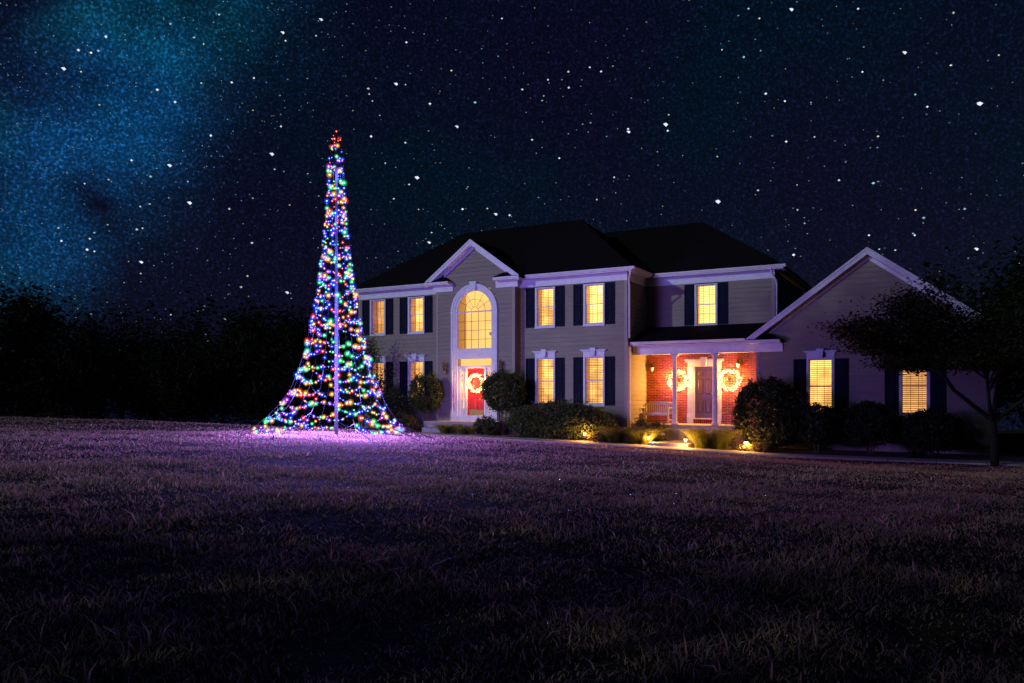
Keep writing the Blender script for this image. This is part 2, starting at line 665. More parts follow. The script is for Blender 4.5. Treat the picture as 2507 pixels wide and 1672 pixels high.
# mulched planting bed along the front of the house
bed = ribbon('planting_bed', [((u, -2.42), (u, 0.6)) for u in np.linspace(-12.5, 18, 40)], M_MULCH, 0.025)
tag(bed, kind='structure')
# concrete walk along the bed: slabs with open joints
walk = thing('garden_path', None, None)
tag(walk, kind='structure')
us = np.arange(-5.6, 18.1, 1.22)
for i, u in enumerate(us):
    a, b = u + 0.008, u + 1.212
    seg = np.linspace(a, b, 4)
    wide = 0.0 if u > -2.5 else 0.9
    slab = ribbon('slab', [((s, -3.45), (s, -2.44 + wide * min(1, max(0, (-2.2 - s) / 1.4)))) for s in seg], M_CONC, 0.045 + random.uniform(-0.003, 0.003), walk, 0.12)

# ------------------------------------------------------------------ house
house = thing('house', 'two storey tan clapboard house with white trim and lit windows', 'house', (HX, HY, 0), -TH)
UL, UR = -10.71, 2.33
PL, PR, PC = -6.08, -2.30, -4.19
VP = -0.45
WV, WR = 2.2, 7.33
GV, GL, GR, GC = 0.3, 7.10, 14.26, 10.68
PITCH = 0.178
hidden_boards = MB()


def boards(frame, a0, a1, z0, z1, holes=(), top=None, pitch=PITCH, zref=-2.0, hidden=False):
    """lap siding: one board per course, broken at openings; frame maps (along, out, z)"""
    n0 = int(math.floor((z0 - zref) / pitch))
    k = n0
    while zref + k * pitch < z1 - 0.01:
        b0 = max(z0, zref + k * pitch)
        b1 = min(z1, zref + (k + 1) * pitch)
        k += 1
        zt = b1 + 0.02
        lo, hi = a0, a1
        lo2, hi2 = a0, a1
        if top:
            l0, h0 = top(b0)
            l1, h1 = top(zt)
            lo, hi = max(lo, l0), min(hi, h0)
            lo2, hi2 = max(lo2, l1), min(hi2, h1)
            if hi - lo < 0.06:
                continue
            if hi2 < lo2:
                lo2 = hi2 = (lo2 + hi2) / 2
        segs = [(lo, hi, lo2, hi2)]
        for (ha, hb, hz0, hz1) in holes:
            if b1 <= hz0 + 0.03 or b0 >= hz1 - 0.03:
                continue
            out = []
            for (s0, s1, t0, t1) in segs:
                if hb <= s0 or ha >= s1:
                    out.append((s0, s1, t0, t1))
                    continue
                if ha > s0 + 0.01:
                    out.append((s0, ha, t0, ha))
                if hb < s1 - 0.01:
                    out.append((hb, s1, hb, t1))
            segs = out
        if not segs:
            continue
        cut = []
        for (s0, s1, t0, t1) in segs:
            if s1 - s0 > 3.7 and not top and not hidden:
                q = s0 + random.uniform(1.2, 3.4)
                cut += [(s0, q - 0.0015, t0, q - 0.0015), (q + 0.0015, s1, q + 0.0015, t1)]
            else:
                cut.append((s0, s1, t0, t1))
        segs = cut
        j = random.uniform(-0.0015, 0.0015)
        for (s0, s1, t0, t1) in segs:
            mb = hidden_boards if hidden else MB()
            p = [frame(s0, 0.030 + j, b0), frame(s1, 0.030 + j, b0), frame(s1, -0.03, b0), frame(s0, -0.03, b0),
                 frame(t0, 0.003 + j, zt), frame(t1, 0.003 + j, zt), frame(t1, -0.03, zt), frame(t0, -0.03, zt)]
            mb.hexa(p)
            if not hidden:
                mb.build('siding_board', random.choice((M_SIDING, M_SIDING, M_SIDING2)), house)


def front(v0):
    return lambda a, b, z: (a, v0 - b, z)


def side(u0):
    return lambda a, b, z: (u0 + b, a, z)


def window(uc, z0, z1, v0, rows, w=0.74, head=False, lit=M_LIT, blind=True, cut=None):
    """double hung window: casing, two sashes, panes, muntins, blind and the lit room behind"""
    a0, a1 = uc - w / 2, uc + w / 2
    cz0, cz1 = z0 - 0.08, z1 + (0.035 if not head else 0.06)
    mb = MB()
    mb.box(a0 - 0.075, a0, v0 - 0.05, v0 + 0.12, cz0, cz1)
    mb.box(a1, a1 + 0.075, v0 - 0.05, v0 + 0.12, cz0, cz1)
    mb.box(a0, a1, v0 - 0.047, v0 + 0.12, z1, cz1)
    mb.box(a0 - 0.085, a1 + 0.085, v0 - 0.075, v0 + 0.12, cz0 - 0.03, cz0 + 0.03)
    mb.box(a0, a1, v0 - 0.04, v0 + 0.12, cz0 + 0.03, z0)
    wn_ = mb.build('window', M_TRIM, house)
    if head:
        hb = MB()
        hb.box(a0 - 0.075, a1 + 0.075, v0 - 0.056, v0, cz1 + 0.002, z1 + 0.22)
        for i, (o, zz0, zz1) in enumerate(((0.03, 0.22, 0.245), (0.06, 0.245, 0.27), (0.10, 0.27, 0.30))):
            hb.box(a0 - 0.075 - o, a1 + 0.075 + o, v0 - 0.06 - o, v0, z1 + zz0, z1 + zz1)
        hb.prism([(uc - 0.075, v0 - 0.19, z1 + 0.06), (uc + 0.075, v0 - 0.19, z1 + 0.06), (uc + 0.12, v0 - 0.19, z1 + 0.36), (uc - 0.12, v0 - 0.19, z1 + 0.36)],
                 [(uc - 0.075, v0 - 0.05, z1 + 0.06), (uc + 0.075, v0 - 0.05, z1 + 0.06), (uc + 0.12, v0 - 0.05, z1 + 0.36), (uc - 0.12, v0 - 0.05, z1 + 0.36)])
        hb.build('window_head', M_TRIM, wn_)
    zm = (z0 + z1) / 2
    sw = 0.028
    for k, (s0, s1, dv) in enumerate(((zm - 0.018, z1, 0.02), (z0, zm + 0.018, 0.055))):
        sb = MB()
        sb.box(a0, a0 + sw, v0 + dv, v0 + dv + 0.03, s0, s1)
        sb.box(a1 - sw, a1, v0 + dv, v0 + dv + 0.03, s0, s1)
        sb.box(a0 + sw, a1 - sw, v0 + dv + 0.001, v0 + dv + 0.029, s0, s0 + 0.036)
        sb.box(a0 + sw, a1 - sw, v0 + dv + 0.001, v0 + dv + 0.029, s1 - 0.030, s1)
        sb.build('sash', M_TRIM, wn_)
        i0, i1, j0, j1 = a0 + sw, a1 - sw, s0 + 0.036, s1 - 0.03
        pw, ph = (i1 - i0) / 3, (j1 - j0) / rows
        mu = MB()
        for c in (1, 2):
            mu.box(i0 + c * pw - 0.0065, i0 + c * pw + 0.0065, v0 + dv + 0.010, v0 + dv + 0.020, j0, j1)
        for r_ in range(1, rows):
            mu.box(i0, i1, v0 + dv + 0.009, v0 + dv + 0.021, j0 + r_ * ph - 0.0065, j0 + r_ * ph + 0.0065)
        mu.build('muntin_grid', M_MUNTIN, wn_)
        for c in range(3):
            for r_ in range(rows):
                x0_, x1_ = i0 + c * pw + 0.0065, i0 + (c + 1) * pw - 0.0065
                zz0, zz1 = j0 + r_ * ph + 0.0065, j0 + (r_ + 1) * ph - 0.0065
                MB().poly([(x0_, v0 + dv + 0.015, zz0), (x1_, v0 + dv + 0.015, zz0), (x1_, v0 + dv + 0.015, zz1), (x0_, v0 + dv + 0.015, zz1)], [(0, 1, 2, 3)]).build('pane', M_GLASS, wn_)
    bv = v0 + 0.15
    if blind:
        bl = MB()
        zz = z0 + 0.03
        while zz < z1 - 0.02:
            t = 0.5 + random.uniform(-0.05, 0.05)
            dy, dz = 0.024 * math.cos(t), 0.024 * math.sin(t)
            sg = random.uniform(-0.002, 0.002)
            bl.poly([(a0 + 0.012, bv - dy, zz - dz + sg), (a1 - 0.012, bv - dy, zz - dz - sg), (a1 - 0.012, bv + dy, zz + dz - sg), (a0 + 0.012, bv + dy, zz + dz + sg)], [(0, 1, 2, 3)])
            zz += 0.066
        for fx in (0.2, 0.8):
            x = a0 + (a1 - a0) * fx
            bl.box(x - 0.003, x + 0.003, bv - 0.026, bv - 0.024, z0, z1)
        bl.box(a0 + 0.01, a1 - 0.01, bv - 0.03, bv + 0.03, z1 - 0.02, z1 + 0.02)
        tag(bl.build('blind', M_BLIND, wn_), kind='stuff')
    rm = MB()
    rv = v0 + 0.52
    rm.box(a0 - 0.05, a0 - 0.03, v0 + 0.121, rv, z0 - 0.05, z1 + 0.05)
    rm.box(a1 + 0.03, a1 + 0.05, v0 + 0.121, rv, z0 - 0.05, z1 + 0.05)
    rm.box(a0 - 0.05, a1 + 0.05, v0 + 0.121, rv, z1 + 0.05, z1 + 0.07)
    rm.box(a0 - 0.05, a1 + 0.05, v0 + 0.121, rv, z0 - 0.07, z0 - 0.05)
    rm.box(a0 - 0.05, a1 + 0.05, rv, rv + 0.02, z0 - 0.07, z1 + 0.07, 1)
    rm.build('lit_interior', [M_ROOM, lit], wn_)
    return wn_, (a0 - 0.075, a1 + 0.075, cz0 - 0.03, cz1 + (0.15 if head else 0))


def shutter(u0, u1, z0, z1, v0):
    mb = MB()
    s = 0.055
    zm = (z0 + z1) / 2
    mb.box(u0, u0 + s, v0 - 0.058, v0 - 0.018, z0, z1)
    mb.box(u1 - s, u1, v0 - 0.058, v0 - 0.018, z0, z1)
    for (p, q) in ((z0, z0 + 0.09), (zm - 0.04, zm + 0.04), (z1 - 0.07, z1)):
        mb.box(u0 + s, u1 - s, v0 - 0.056, v0 - 0.018, p, q)
    sh = mb.build('shutter', M_SHUT, house)
    for (p, q) in ((z0 + 0.09, zm - 0.04), (zm + 0.04, z1 - 0.07)):
        pb = MB()
        pb.box(u0 + s, u1 - s, v0 - 0.032, v0 - 0.019, p, q)
        i = 0.03
        pb.prism([(u0 + s + 0.012, v0 - 0.032, p + 0.012), (u1 - s - 0.012, v0 - 0.032, p + 0.012), (u1 - s - 0.012, v0 - 0.032, q - 0.012), (u0 + s + 0.012, v0 - 0.032, q - 0.012)],
                 [(u0 + s + i + 0.012, v0 - 0.048, p + i + 0.012), (u1 - s - i - 0.012, v0 - 0.048, p + i + 0.012), (u1 - s - i - 0.012, v0 - 0.048, q - i - 0.012), (u0 + s + i + 0.012, v0 - 0.048, q - i - 0.012)])
        pb.build('shutter_panel', M_SHUT, sh)
    return sh


M_MUNTIN = mat('muntin_bronze', (0.12, 0.085, 0.06), 0.5)

# windows: main facade right of the portico, left of it, wing, gable
holes_r, holes_l, holes_w, holes_g = [], [], [], []
for uc, lit in ((-1.13, M_LIT), (0.99, M_LITB)):
    w_, h_ = window(uc, 2.77, 4.28, 0.0, 2, lit=lit)
    holes_r.append(h_)
    shutter(uc - 0.87, uc - 0.462, 2.71, 4.32, 0.0)
    shutter(uc + 0.462, uc + 0.87, 2.71, 4.32, 0.0)
for uc in (-1.13, 0.99):
    w_, h_ = window(uc, -0.36, 1.45, 0.0, 3, head=True)
    holes_r.append(h_)
    shutter(uc - 0.87, uc - 0.462, -0.42, 1.47, 0.0)
    shutter(uc + 0.462, uc + 0.87, -0.42, 1.47, 0.0)
for uc, lit in ((-7.48, M_LIT), (-9.62, M_LITD)):
    w_, h_ = window(uc, 2.77, 4.28, 0.0, 2, lit=lit)
    holes_l.append(h_)
    shutter(uc - 0.89, uc - 0.462, 2.71, 4.32, 0.0)
    shutter(uc + 0.462, uc + 0.87, 2.71, 4.32, 0.0)
    w_, h_ = window(uc, -0.36, 1.45, 0.0, 3, head=True, lit=lit)
    holes_l.append(h_)
    shutter(uc - 0.89, uc - 0.462, -0.42, 1.47, 0.0)
    shutter(uc + 0.462, uc + 0.87, -0.42, 1.47, 0.0)
w_, h_ = window(4.77, 2.76, 4.28, WV, 2, lit=M_LITB)
holes_w.append(h_)
shutter(3.92, 4.31, 2.72, 4.33, WV)
shutter(5.23, 5.62, 2.72, 4.33, WV)
for uc, lit in ((9.20, M_LIT), (12.05, M_LITD)):
    w_, h_ = window(uc, -0.62, 1.20, GV, 3, head=True, lit=lit)
    holes_g.append(h_)
    shutter(uc - 0.87, uc - 0.462, -0.66, 1.22, GV)
    shutter(uc + 0.462, uc + 0.87, -0.66, 1.22, GV)
# ceiling lamp seen through the upper window
lampm = emit('bare_bulb', (1.0, 0.78, 0.45), 30.0)
MB().ball((1.20, 0.10, 4.04), 0.055, 10).build('ceiling_lamp', lampm, house)

# siding
boards(front(0.0), PR + 0.07, UR - 0.06, -1.45, 4.36, holes_r)
boards(front(0.0), UL + 0.09, PL - 0.03, -1.45, 4.36, holes_l)
boards(side(UR), 0.07, WV, -1.45, 4.36)
boards(front(WV), UR + 0.02, WR - 0.09, 2.5, 4.36, holes_w)
boards(lambda a, b, z: (UL - b, a, z), 0.09, 7.0, -1.45, 4.36, hidden=True)
boards(front(GV), GL + 0.09, GR - 0.09, -1.6, 4.75, holes_g, top=lambda z: (GC - (4.66 - z) / 0.75, GC + (4.66 - z) / 0.75))
boards(lambda a, b, z: (GR + b, a, z), GV + 0.09, 8.0, -1.6, 2.0, hidden=True)
# portico: casing keeps the siding out of the middle
ph = [(-5.34, -3.06, -1.6, 3.40)]
for k in range(9):
    za = 3.40 + k * 0.128
    hw_ = math.sqrt(max(0.02, 1.13 ** 2 - (za + 0.1 - 3.43) ** 2))
    ph.append((PC - hw_, PC + hw_, za, za + 0.128))
boards(front(VP), PL + 0.09, PR - 0.09, -1.45, 6.2, ph, top=lambda z: (PC - (6.12 - z) / 0.735, PC + (6.12 - z) / 0.735))
boards(side(PR), VP + 0.07, 0.0, -1.45, 4.36)
boards(lambda a, b, z: (PL - b, a, z), VP + 0.07, 0.0, -1.45, 4.36, hidden=True)
tag(hidden_boards.build('siding_courses', M_SIDING, house), kind='stuff')
# corner boards
cb = [(PL, VP, -1, 4.36), (PR, VP, 1, 4.36), (UL, 0.0, -1, 4.36), (UR, 0.0, 1, 4.36), (GL, GV, -1, 1.85), (GR, GV, 1, 1.85), (WR, WV, 1, 4.36)]
M_CORNER = mat('tan_trim', (0.29, 0.235, 0.175), 0.6, var=0.06)
for (u, v, sgn, zt) in cb:
    mb = MB()
    z0 = 2.3 if u == WR else -1.5
    if sgn < 0:
        mb.box(u - 0.028, u + 0.09, v - 0.030, v, z0, zt)
        mb.box(u - 0.028, u, v, v + 0.09, z0, zt)
    else:
        mb.box(u - 0.09, u + 0.028, v - 0.030, v, z0, zt)
        mb.box(u, u + 0.028, v, v + 0.07, z0, zt)
    mb.build('corner_board', M_CORNER, house)
# foundation
fb = MB()
fb.box(UL + 0.02, UR - 0.02, 0.03, 7.0, -2.3, -1.45)
fb.box(PL + 0.02, PR - 0.02, VP + 0.03, 0.03, -2.3, -1.45)
fb.box(GL + 0.02, GR - 0.02, GV + 0.03, 8.0, -2.5, -1.6)
fb.box(UR - 0.02, GL + 0.02, WV + 0.13, 8.0, -2.3, -1.13)
fb.build('foundation', M_CONC, house)
# inner core keeps light from passing through the house
bk = MB()
bk.box(UL + 0.2, UR, 6.9, 7.0, -1.45, 4.6)
bk.box(UR, WR, 8.9, 9.0, -1.45, 4.6)
bk.box(WR - 0.05, WR - 0.02, WV + 0.05, 9.0, -1.45, 4.6)
bk.build('rear_wall', M_SIDING, house)

# ------------------------------------------------------------------ roofs


def shingle_plane(mb, a, b, c_, d_, step=0.145, thick=0.016):
    """courses between eave a->b and ridge d->c, lower edges proud"""
    a, b, c_, d_ = Vector(a), Vector(b), Vector(c_), Vector(d_)
    n = (b - a).cross((d_ + c_) / 2 - (a + b) / 2).normalized()
    if n.z < 0:
        n = -n
    L = ((d_ + c_) / 2 - (a + b) / 2).length
    k = max(1, int(round(L / step)))
    for i in range(k):
        t0, t1 = i / k, min(1.0, (i + 1.0) / k)
        p0, p1 = a.lerp(d_, t0), b.lerp(c_, t0)
        q0, q1 = a.lerp(d_, t1), b.lerp(c_, t1)
        lift = n * thick
        mb.poly([p0, p1, p1 + lift, p0 + lift, q1 + n * 0.002, q0 + n * 0.002], [(0, 1, 2, 3), (3, 2, 4, 5)])


def roof(name, planes, under=0.05, soff=None):
    rb = MB()
    sb = MB()
    for pl in planes:
        shingle_plane(sb, *pl)
        dz = Vector((0, 0, -under))
        p = [Vector(x) - Vector((0, 0, 0.004)) for x in pl]
        rb.prism([x + dz for x in p], p)
    ro = rb.build(name, M_ROOF, house)
    tag(sb.build('shingle_courses', M_ROOF, ro), kind='stuff')
    return ro


EZ = 4.80
e0, e1 = UL - 0.36, UR + 0.36
r_ = 3.5
rz = 7.72
RL, RR = (-7.21, r_, rz), (-1.12, r_, rz)
roof('main_roof', [((e0, -0.36, EZ), (e1, -0.36, EZ), RR, RL),
                   ((e1, -0.36, EZ), (e1, 7.36, EZ), RR, RR),
                   ((e0, 7.36, EZ), (e0, -0.36, EZ), RL, RL),
                   ((e1, 7.36, EZ), (e0, 7.36, EZ), RL, RR)])
we = WR + 0.38
wrz, wv = 7.56, WV + 3.7
WRR = (3.62, wv, wrz)
roof('wing_roof', [((1.2, WV - 0.36, EZ), (we, WV - 0.36, EZ), WRR, (-1.5, wv, wrz)),
                   ((we, WV - 0.36, EZ), (we, wv + 4.06, EZ), WRR, WRR),
                   ((we, wv + 4.06, EZ), (1.2, wv + 4.06, EZ), (-1.5, wv, wrz), WRR)])
pf = VP - 0.34
roof('portico_roof', [((PC - 2.30, pf, 4.72), (PC - 2.30, 2.2, 4.72), (PC, 2.2, 6.40), (PC, pf, 6.40)),
                      ((PC + 2.30, 2.2, 4.72), (PC + 2.30, pf, 4.72), (PC, pf, 6.40), (PC, 2.2, 6.40))])
gf_ = GV - 0.36
roof('gable_roof', [((GC - 3.92, gf_, 1.90), (GC - 3.92, 9.0, 1.90), (GC, 9.0, 4.83), (GC, gf_, 4.83)),
                    ((GC + 3.92, 9.0, 1.90), (GC + 3.92, gf_, 1.90), (GC, gf_, 4.83), (GC, 9.0, 4.83))])
roof('porch_roof', [((UR + 0.03, 0.24, 2.00), (GL + 0.3, 0.24, 2.00), (GL + 0.3, WV - 0.03, 2.70), (UR + 0.03, WV - 0.03, 2.70))])


def gutter(name, u0, u1, v, zt, side_=None):
    """K-profile gutter with fascia behind, running along u (or along v at u when side_ is given)"""
    prof = [(0.0, -0.10), (-0.055, -0.10), (-0.070, -0.065), (-0.105, -0.035), (-0.105, 0.0), (-0.085, 0.0), (-0.085, -0.02), (0.0, -0.02)]
    mb = MB()
    if side_ is None:
        a = [(u0, v + p, zt + q) for p, q in prof]
        b = [(u1, v + p, zt + q) for p, q in prof]
    else:
        a = [(side_ - p, u0, zt + q) for p, q in prof]
        b = [(side_ - p, u1, zt + q) for p, q in prof]
    mb.prism(a, b)
    return mb.build(name, M_TRIM, house)


gutter('gutter', PC + 2.36, e1 + 0.10, -0.345, EZ)
gutter('gutter', e0 - 0.1, PC - 2.36, -0.345, EZ)
gutter('gutter', -0.445, WV - 0.46, None, EZ, side_=e1 - 0.015)
gutter('gutter', e1 + 0.11, we + 0.10, WV - 0.345, EZ)
gutter('gutter', UR + 0.06, GL - 0.40, 0.255, 2.00)
# eaves: soffit and frieze
class Each:
    def __init__(self, name, m):
        self.n, self.m = name, m

    def box(self, *a):
        MB().box(*a).build(self.n, self.m, house)

    def build(self, *a):
        pass


so = Each('soffit', M_TRIM)
so.box(PR + 0.02, e1 - 0.02, -0.345, 0.0, 4.66, 4.70)
so.box(e0, PL - 0.02, -0.345, 0.0, 4.66, 4.70)
so.box(UR, e1 - 0.02, 0.0, WV - 0.36, 4.66, 4.70)
so.box(UR + 0.36, we, WV - 0.345, WV, 4.66, 4.70)
so.box(WR, we, WV, 9.0, 4.66, 4.70)
so.box(UR + 0.03, GL, 0.26, 0.60, 1.86, 1.885)
so.build('soffit', M_TRIM, house)
fr = Each('frieze_board', M_TRIM)
for (a, b, v) in ((PR + 0.03, UR + 0.03, 0.0), (UL - 0.03, PL - 0.03, 0.0), (UR + 0.02, WR + 0.03, WV)):
    fr.box(a, b, v - 0.036, v, 4.36, 4.52)
    fr.box(a, b, v - 0.046, v, 4.52, 4.66)
fr.box(UR, UR + 0.036, 0.0, WV - 0.047, 4.36, 4.66)
fr.box(PR, PR + 0.036, VP, -0.047, 4.36, 4.66)
fr.build('frieze_board', M_TRIM, house)


def gable_trim(c, half, zf, za, v0, over, ret, fz0, fz1):
    """rake fascias, sloping soffits, rake frieze and cornice returns of a gable"""
    vf = v0 - over
    sl = (za - zf) / half
    for sgn in (-1, 1):
        mb = MB()
        a = [(c + sgn * half, vf, zf - 0.02), (c, vf, za - 0.02), (c, vf, za - 0.20), (c + sgn * half, vf, zf - 0.20)]
        mb.prism(a, [(x, y + 0.035, z) for x, y, z in a])
        a2 = [(c + sgn * half, vf - 0.022, zf + 0.03), (c, vf - 0.022, za + 0.03), (c, vf - 0.022, za - 0.055), (c + sgn * half, vf - 0.022, zf - 0.055)]
        mb.prism(a2, [(x, y + 0.02, z) for x, y, z in a2])
        rk = mb.build('rake_board', M_TRIM, house)
        s2 = MB()
        p = [(c + sgn * half, vf + 0.036, zf - 0.185), (c, vf + 0.036, za - 0.185), (c, v0, za - 0.185), (c + sgn * half, v0, zf - 0.185)]
        s2.prism(p, [(x, y, z + 0.02) for x, y, z in p])
        s2.build('rake_soffit', M_TRIM, rk)
        f2 = MB()
        h2 = half - 0.75
        z2 = za - sl * h2
        a = [(c + sgn * h2, v0 - 0.04, z2 - 0.19), (c, v0 - 0.04, za - 0.19), (c, v0 - 0.04, za - 0.33), (c + sgn * h2, v0 - 0.04, z2 - 0.33)]
        f2.prism(a, [(x, y + 0.038, z) for x, y, z in a])
        f2.build('rake_frieze', M_TRIM, rk)
        # return
        rb = MB()
        o, i = c + sgn * (half + 0.02), c + sgn * (half - ret)
        x0_, x1_ = min(o, i), max(o, i)
        rb.box(x0_, x1_, vf - 0.02, v0, fz1 + 0.02, zf - 0.02)
        rb.box(x0_, x1_, vf - 0.045, v0, zf - 0.085, zf - 0.018)
        w0, w1 = c + sgn * (half - 0.20), c + sgn * (half - ret - 0.04)
        rb.box(min(w0, w1), max(w0, w1), v0 - 0.055, v0, fz0, fz0 + 0.14)
        rb.box(min(w0, w1), max(w0, w1), v0 - 0.070, v0, fz0 + 0.14, fz1 + 0.022)
        rt = rb.build('cornice_return', M_TRIM, house)
        cap = MB()
        zt = zf - 0.016
        base = [(x0_, vf - 0.05, zt), (x1_ + (0.05 if sgn < 0 else 0), vf - 0.05, zt), (x1_ + (0.05 if sgn < 0 else 0), v0, zt), (x0_, v0, zt)]
        if sgn > 0:
            base = [(x0_ - 0.05, vf - 0.05, zt), (x1_, vf - 0.05, zt), (x1_, v0, zt), (x0_ - 0.05, v0, zt)]
        ri = i - sgn * (-0.34)
        top_ = [(min(o, ri), v0 - 0.01, zt + 0.24), (max(o, ri), v0 - 0.01, zt + 0.24), (max(o, ri), v0, zt + 0.24), (min(o, ri), v0, zt + 0.24)]
        cap.prism(base, top_)
        cap.build('return_roof', M_ROOF, rt)


gable_trim(PC, 2.26, 4.76, 6.38, VP, 0.35, 1.18, 4.36, 4.62)
gable_trim(GC, 3.90, 1.93, 4.81, GV, 0.37, 1.15, 1.50, 1.78)

# downspouts


def spout(pts):
    mb = MB()
    mb.tube(pts, 0.038, 8)
    for z in (0.6, 2.2):
        pass
    return mb.build('downspout', M_TRIM, house)


spout([(UR + 0.28, -0.36, 4.72), (UR + 0.26, -0.34, 4.60), (UR + 0.09, -0.02, 4.30), (UR + 0.075, 0.06, 4.15), (UR + 0.075, 0.06, 2.15)])
spout([(UR + 0.10, 0.20, 1.92), (UR + 0.08, 0.12, 1.80), (UR + 0.075, 0.10, 1.6), (UR + 0.075, 0.10, -1.4)])
spout([(WR - 0.06, WV - 0.38, 4.72), (WR - 0.05, WV - 0.25, 4.55), (WR + 0.075, WV - 0.02, 4.25), (WR + 0.075, WV + 0.04, 4.1), (WR + 0.075, WV + 0.04, 2.3)])

# ------------------------------------------------------------------ entrance bay with tall arched window
ent = MB()
aw = 0.835   # half width of glass
ow = 1.125   # half width of casing
sz = 3.45
for sgn in (-1, 1):
    for (i0, i1, d0) in ((aw, aw + 0.10, 0.05), (aw + 0.10, aw + 0.20, 0.075), (aw + 0.20, ow, 0.10)):
        x0_, x1_ = PC + sgn * i0, PC + sgn * i1
        ent.box(min(x0_, x1_), max(x0_, x1_), VP - d0, VP + 0.05, -1.09, sz - 0.02)
    x0_, x1_ = PC + sgn * (aw - 0.005), PC + sgn * (ow + 0.02)
    ent.box(min(x0_, x1_), max(x0_, x1_), VP - 0.115, VP + 0.05, sz - 0.02, sz + 0.03)
N = 28
for (i0, i1, d0) in ((aw, aw + 0.10, 0.05), (aw + 0.10, aw + 0.20, 0.075), (aw + 0.20, ow, 0.10)):
    for k in range(N):
        t0, t1 = math.pi * k / N, math.pi * (k + 1) / N
        P_ = lambda r, t: (PC + r * math.cos(t), sz + 0.03 + r * math.sin(t))
        q = [P_(i0, t0), P_(i1, t0), P_(i1, t1), P_(i0, t1)]
        ent.prism([(x, VP - d0, z) for x, z in q], [(x, VP + 0.05, z) for x, z in q])
ent.prism([(PC - 0.10, VP - 0.17, sz + 0.86), (PC + 0.10, VP - 0.17, sz + 0.86), (PC + 0.165, VP - 0.17, sz + 1.24), (PC - 0.165, VP - 0.17, sz + 1.24)],
          [(PC - 0.10, VP, sz + 0.86), (PC + 0.10, VP, sz + 0.86), (PC + 0.165, VP, sz + 1.24), (PC - 0.165, VP, sz + 1.24)])
ent.box(PC - aw, PC + aw, VP - 0.03, VP + 0.05, 1.49, 1.90)
ent.box(PC - aw, PC + aw, VP - 0.035, VP + 0.05, 1.13, 1.205)
ent.box(PC - aw, PC + aw, VP - 0.06, VP + 0.02, -1.09, -0.90)
entrance = ent.build('entrance_surround', M_TRIM, house)
aw_ = MB()
aw_.box(PC - aw, PC + aw, VP - 0.005, VP + 0.04, sz - 0.022, sz + 0.028)
aw_.box(PC - aw, PC - aw + 0.02, VP + 0.0, VP + 0.04, 1.90, sz)
aw_.box(PC + aw - 0.02, PC + aw, VP + 0.0, VP + 0.04, 1.90, sz)
aw_.box(PC - aw, PC + aw, VP, VP + 0.04, 1.90, 1.925)
arch = aw_.build('arched_window', M_TRIM, house)
mu = MB()
for k in range(1, 5):
    x = PC - aw + 2 * aw * k / 5
    mu.box(x - 0.008, x + 0.008, VP + 0.015, VP + 0.03, 1.92, sz - 0.02)
for k in range(1, 4):
    z = 1.92 + (sz - 1.94) * k / 4
    mu.box(PC - aw, PC + aw, VP + 0.014, VP + 0.031, z - 0.008, z + 0.008)
zc = sz + 0.03
for rr in (0.17, 0.50):
    pts = [(PC + rr * math.cos(math.pi * k / 20), VP + 0.022, zc + rr * math.sin(math.pi * k / 20)) for k in range(21)]
    mu.tube(pts, 0.009, 5)
for t in (30, 60, 90, 120, 150):
    a = R(t)
    mu.tube([(PC + 0.17 * math.cos(a), VP + 0.022, zc + 0.17 * math.sin(a)), (PC + aw * math.cos(a), VP + 0.022, zc + aw * math.sin(a))], 0.009, 5)
mu.build('muntin_grid', M_MUNTIN, arch)
for c in range(5):
    for r__ in range(4):
        x0_, x1_ = PC - aw + 2 * aw * c / 5 + 0.008, PC - aw + 2 * aw * (c + 1) / 5 - 0.008
        z0_, z1_ = 1.92 + (sz - 1.94) * r__ / 4 + 0.008, 1.92 + (sz - 1.94) * (r__ + 1) / 4 - 0.008
        MB().poly([(x0_, VP + 0.022, z0_), (x1_, VP + 0.022, z0_), (x1_, VP + 0.022, z1_), (x0_, VP + 0.022, z1_)], [(0, 1, 2, 3)]).build('pane', M_GLASS, arch)
for (ra, rb_, t0s) in ((0.0, 0.17, (0, 180)), (0.17, 0.50, (0, 30, 60, 90, 120, 150, 180)), (0.50, aw, (0, 30, 60, 90, 120, 150, 180))):
    for t0, t1 in zip(t0s[:-1], t0s[1:]):
        kk = max(3, (t1 - t0) // 8)
        ts = [R(t0 + (t1 - t0) * j / kk) for j in range(kk + 1)]
        pts = [(PC + rb_ * math.cos(t), VP + 0.023, zc + rb_ * math.sin(t)) for t in ts]
        pts += [(PC + ra * math.cos(t), VP + 0.023, zc + ra * math.sin(t)) for t in reversed(ts)] if ra > 0 else [(PC, VP + 0.023, zc)]
        MB().poly(pts, [tuple(range(len(pts)))]).build('pane', M_GLASS, arch)
fo = MB()
fv = VP + 1.7
fo.box(PC - 1.5, PC - 1.48, VP + 0.051, fv, 1.2, 4.62)
fo.box(PC + 1.48, PC + 1.5, VP + 0.051, fv, 1.2, 4.62)
fo.box(PC - 1.5, PC + 1.5, VP + 0.051, fv, 4.62, 4.64)
fo.box(PC - 1.5, PC + 1.5, fv, fv + 0.02, 1.2, 4.64, 1)
fo.box(PC - 1.5, PC + 1.5, VP + 0.09, fv, 1.19, 1.20)
fo.build('lit_foyer', [M_ROOM, M_LITF], arch)
ch = MB()
cc = (PC + 0.62, VP + 0.7, 2.62)
ch.tube([(cc[0], cc[1], 4.62), (cc[0], cc[1], 2.5)], 0.012, 6)
ch.lathe(cc, [(0.01, -0.35), (0.05, -0.30), (0.03, -0.15), (0.07, -0.05), (0.03, 0.1), (0.015, 0.2)], 10)
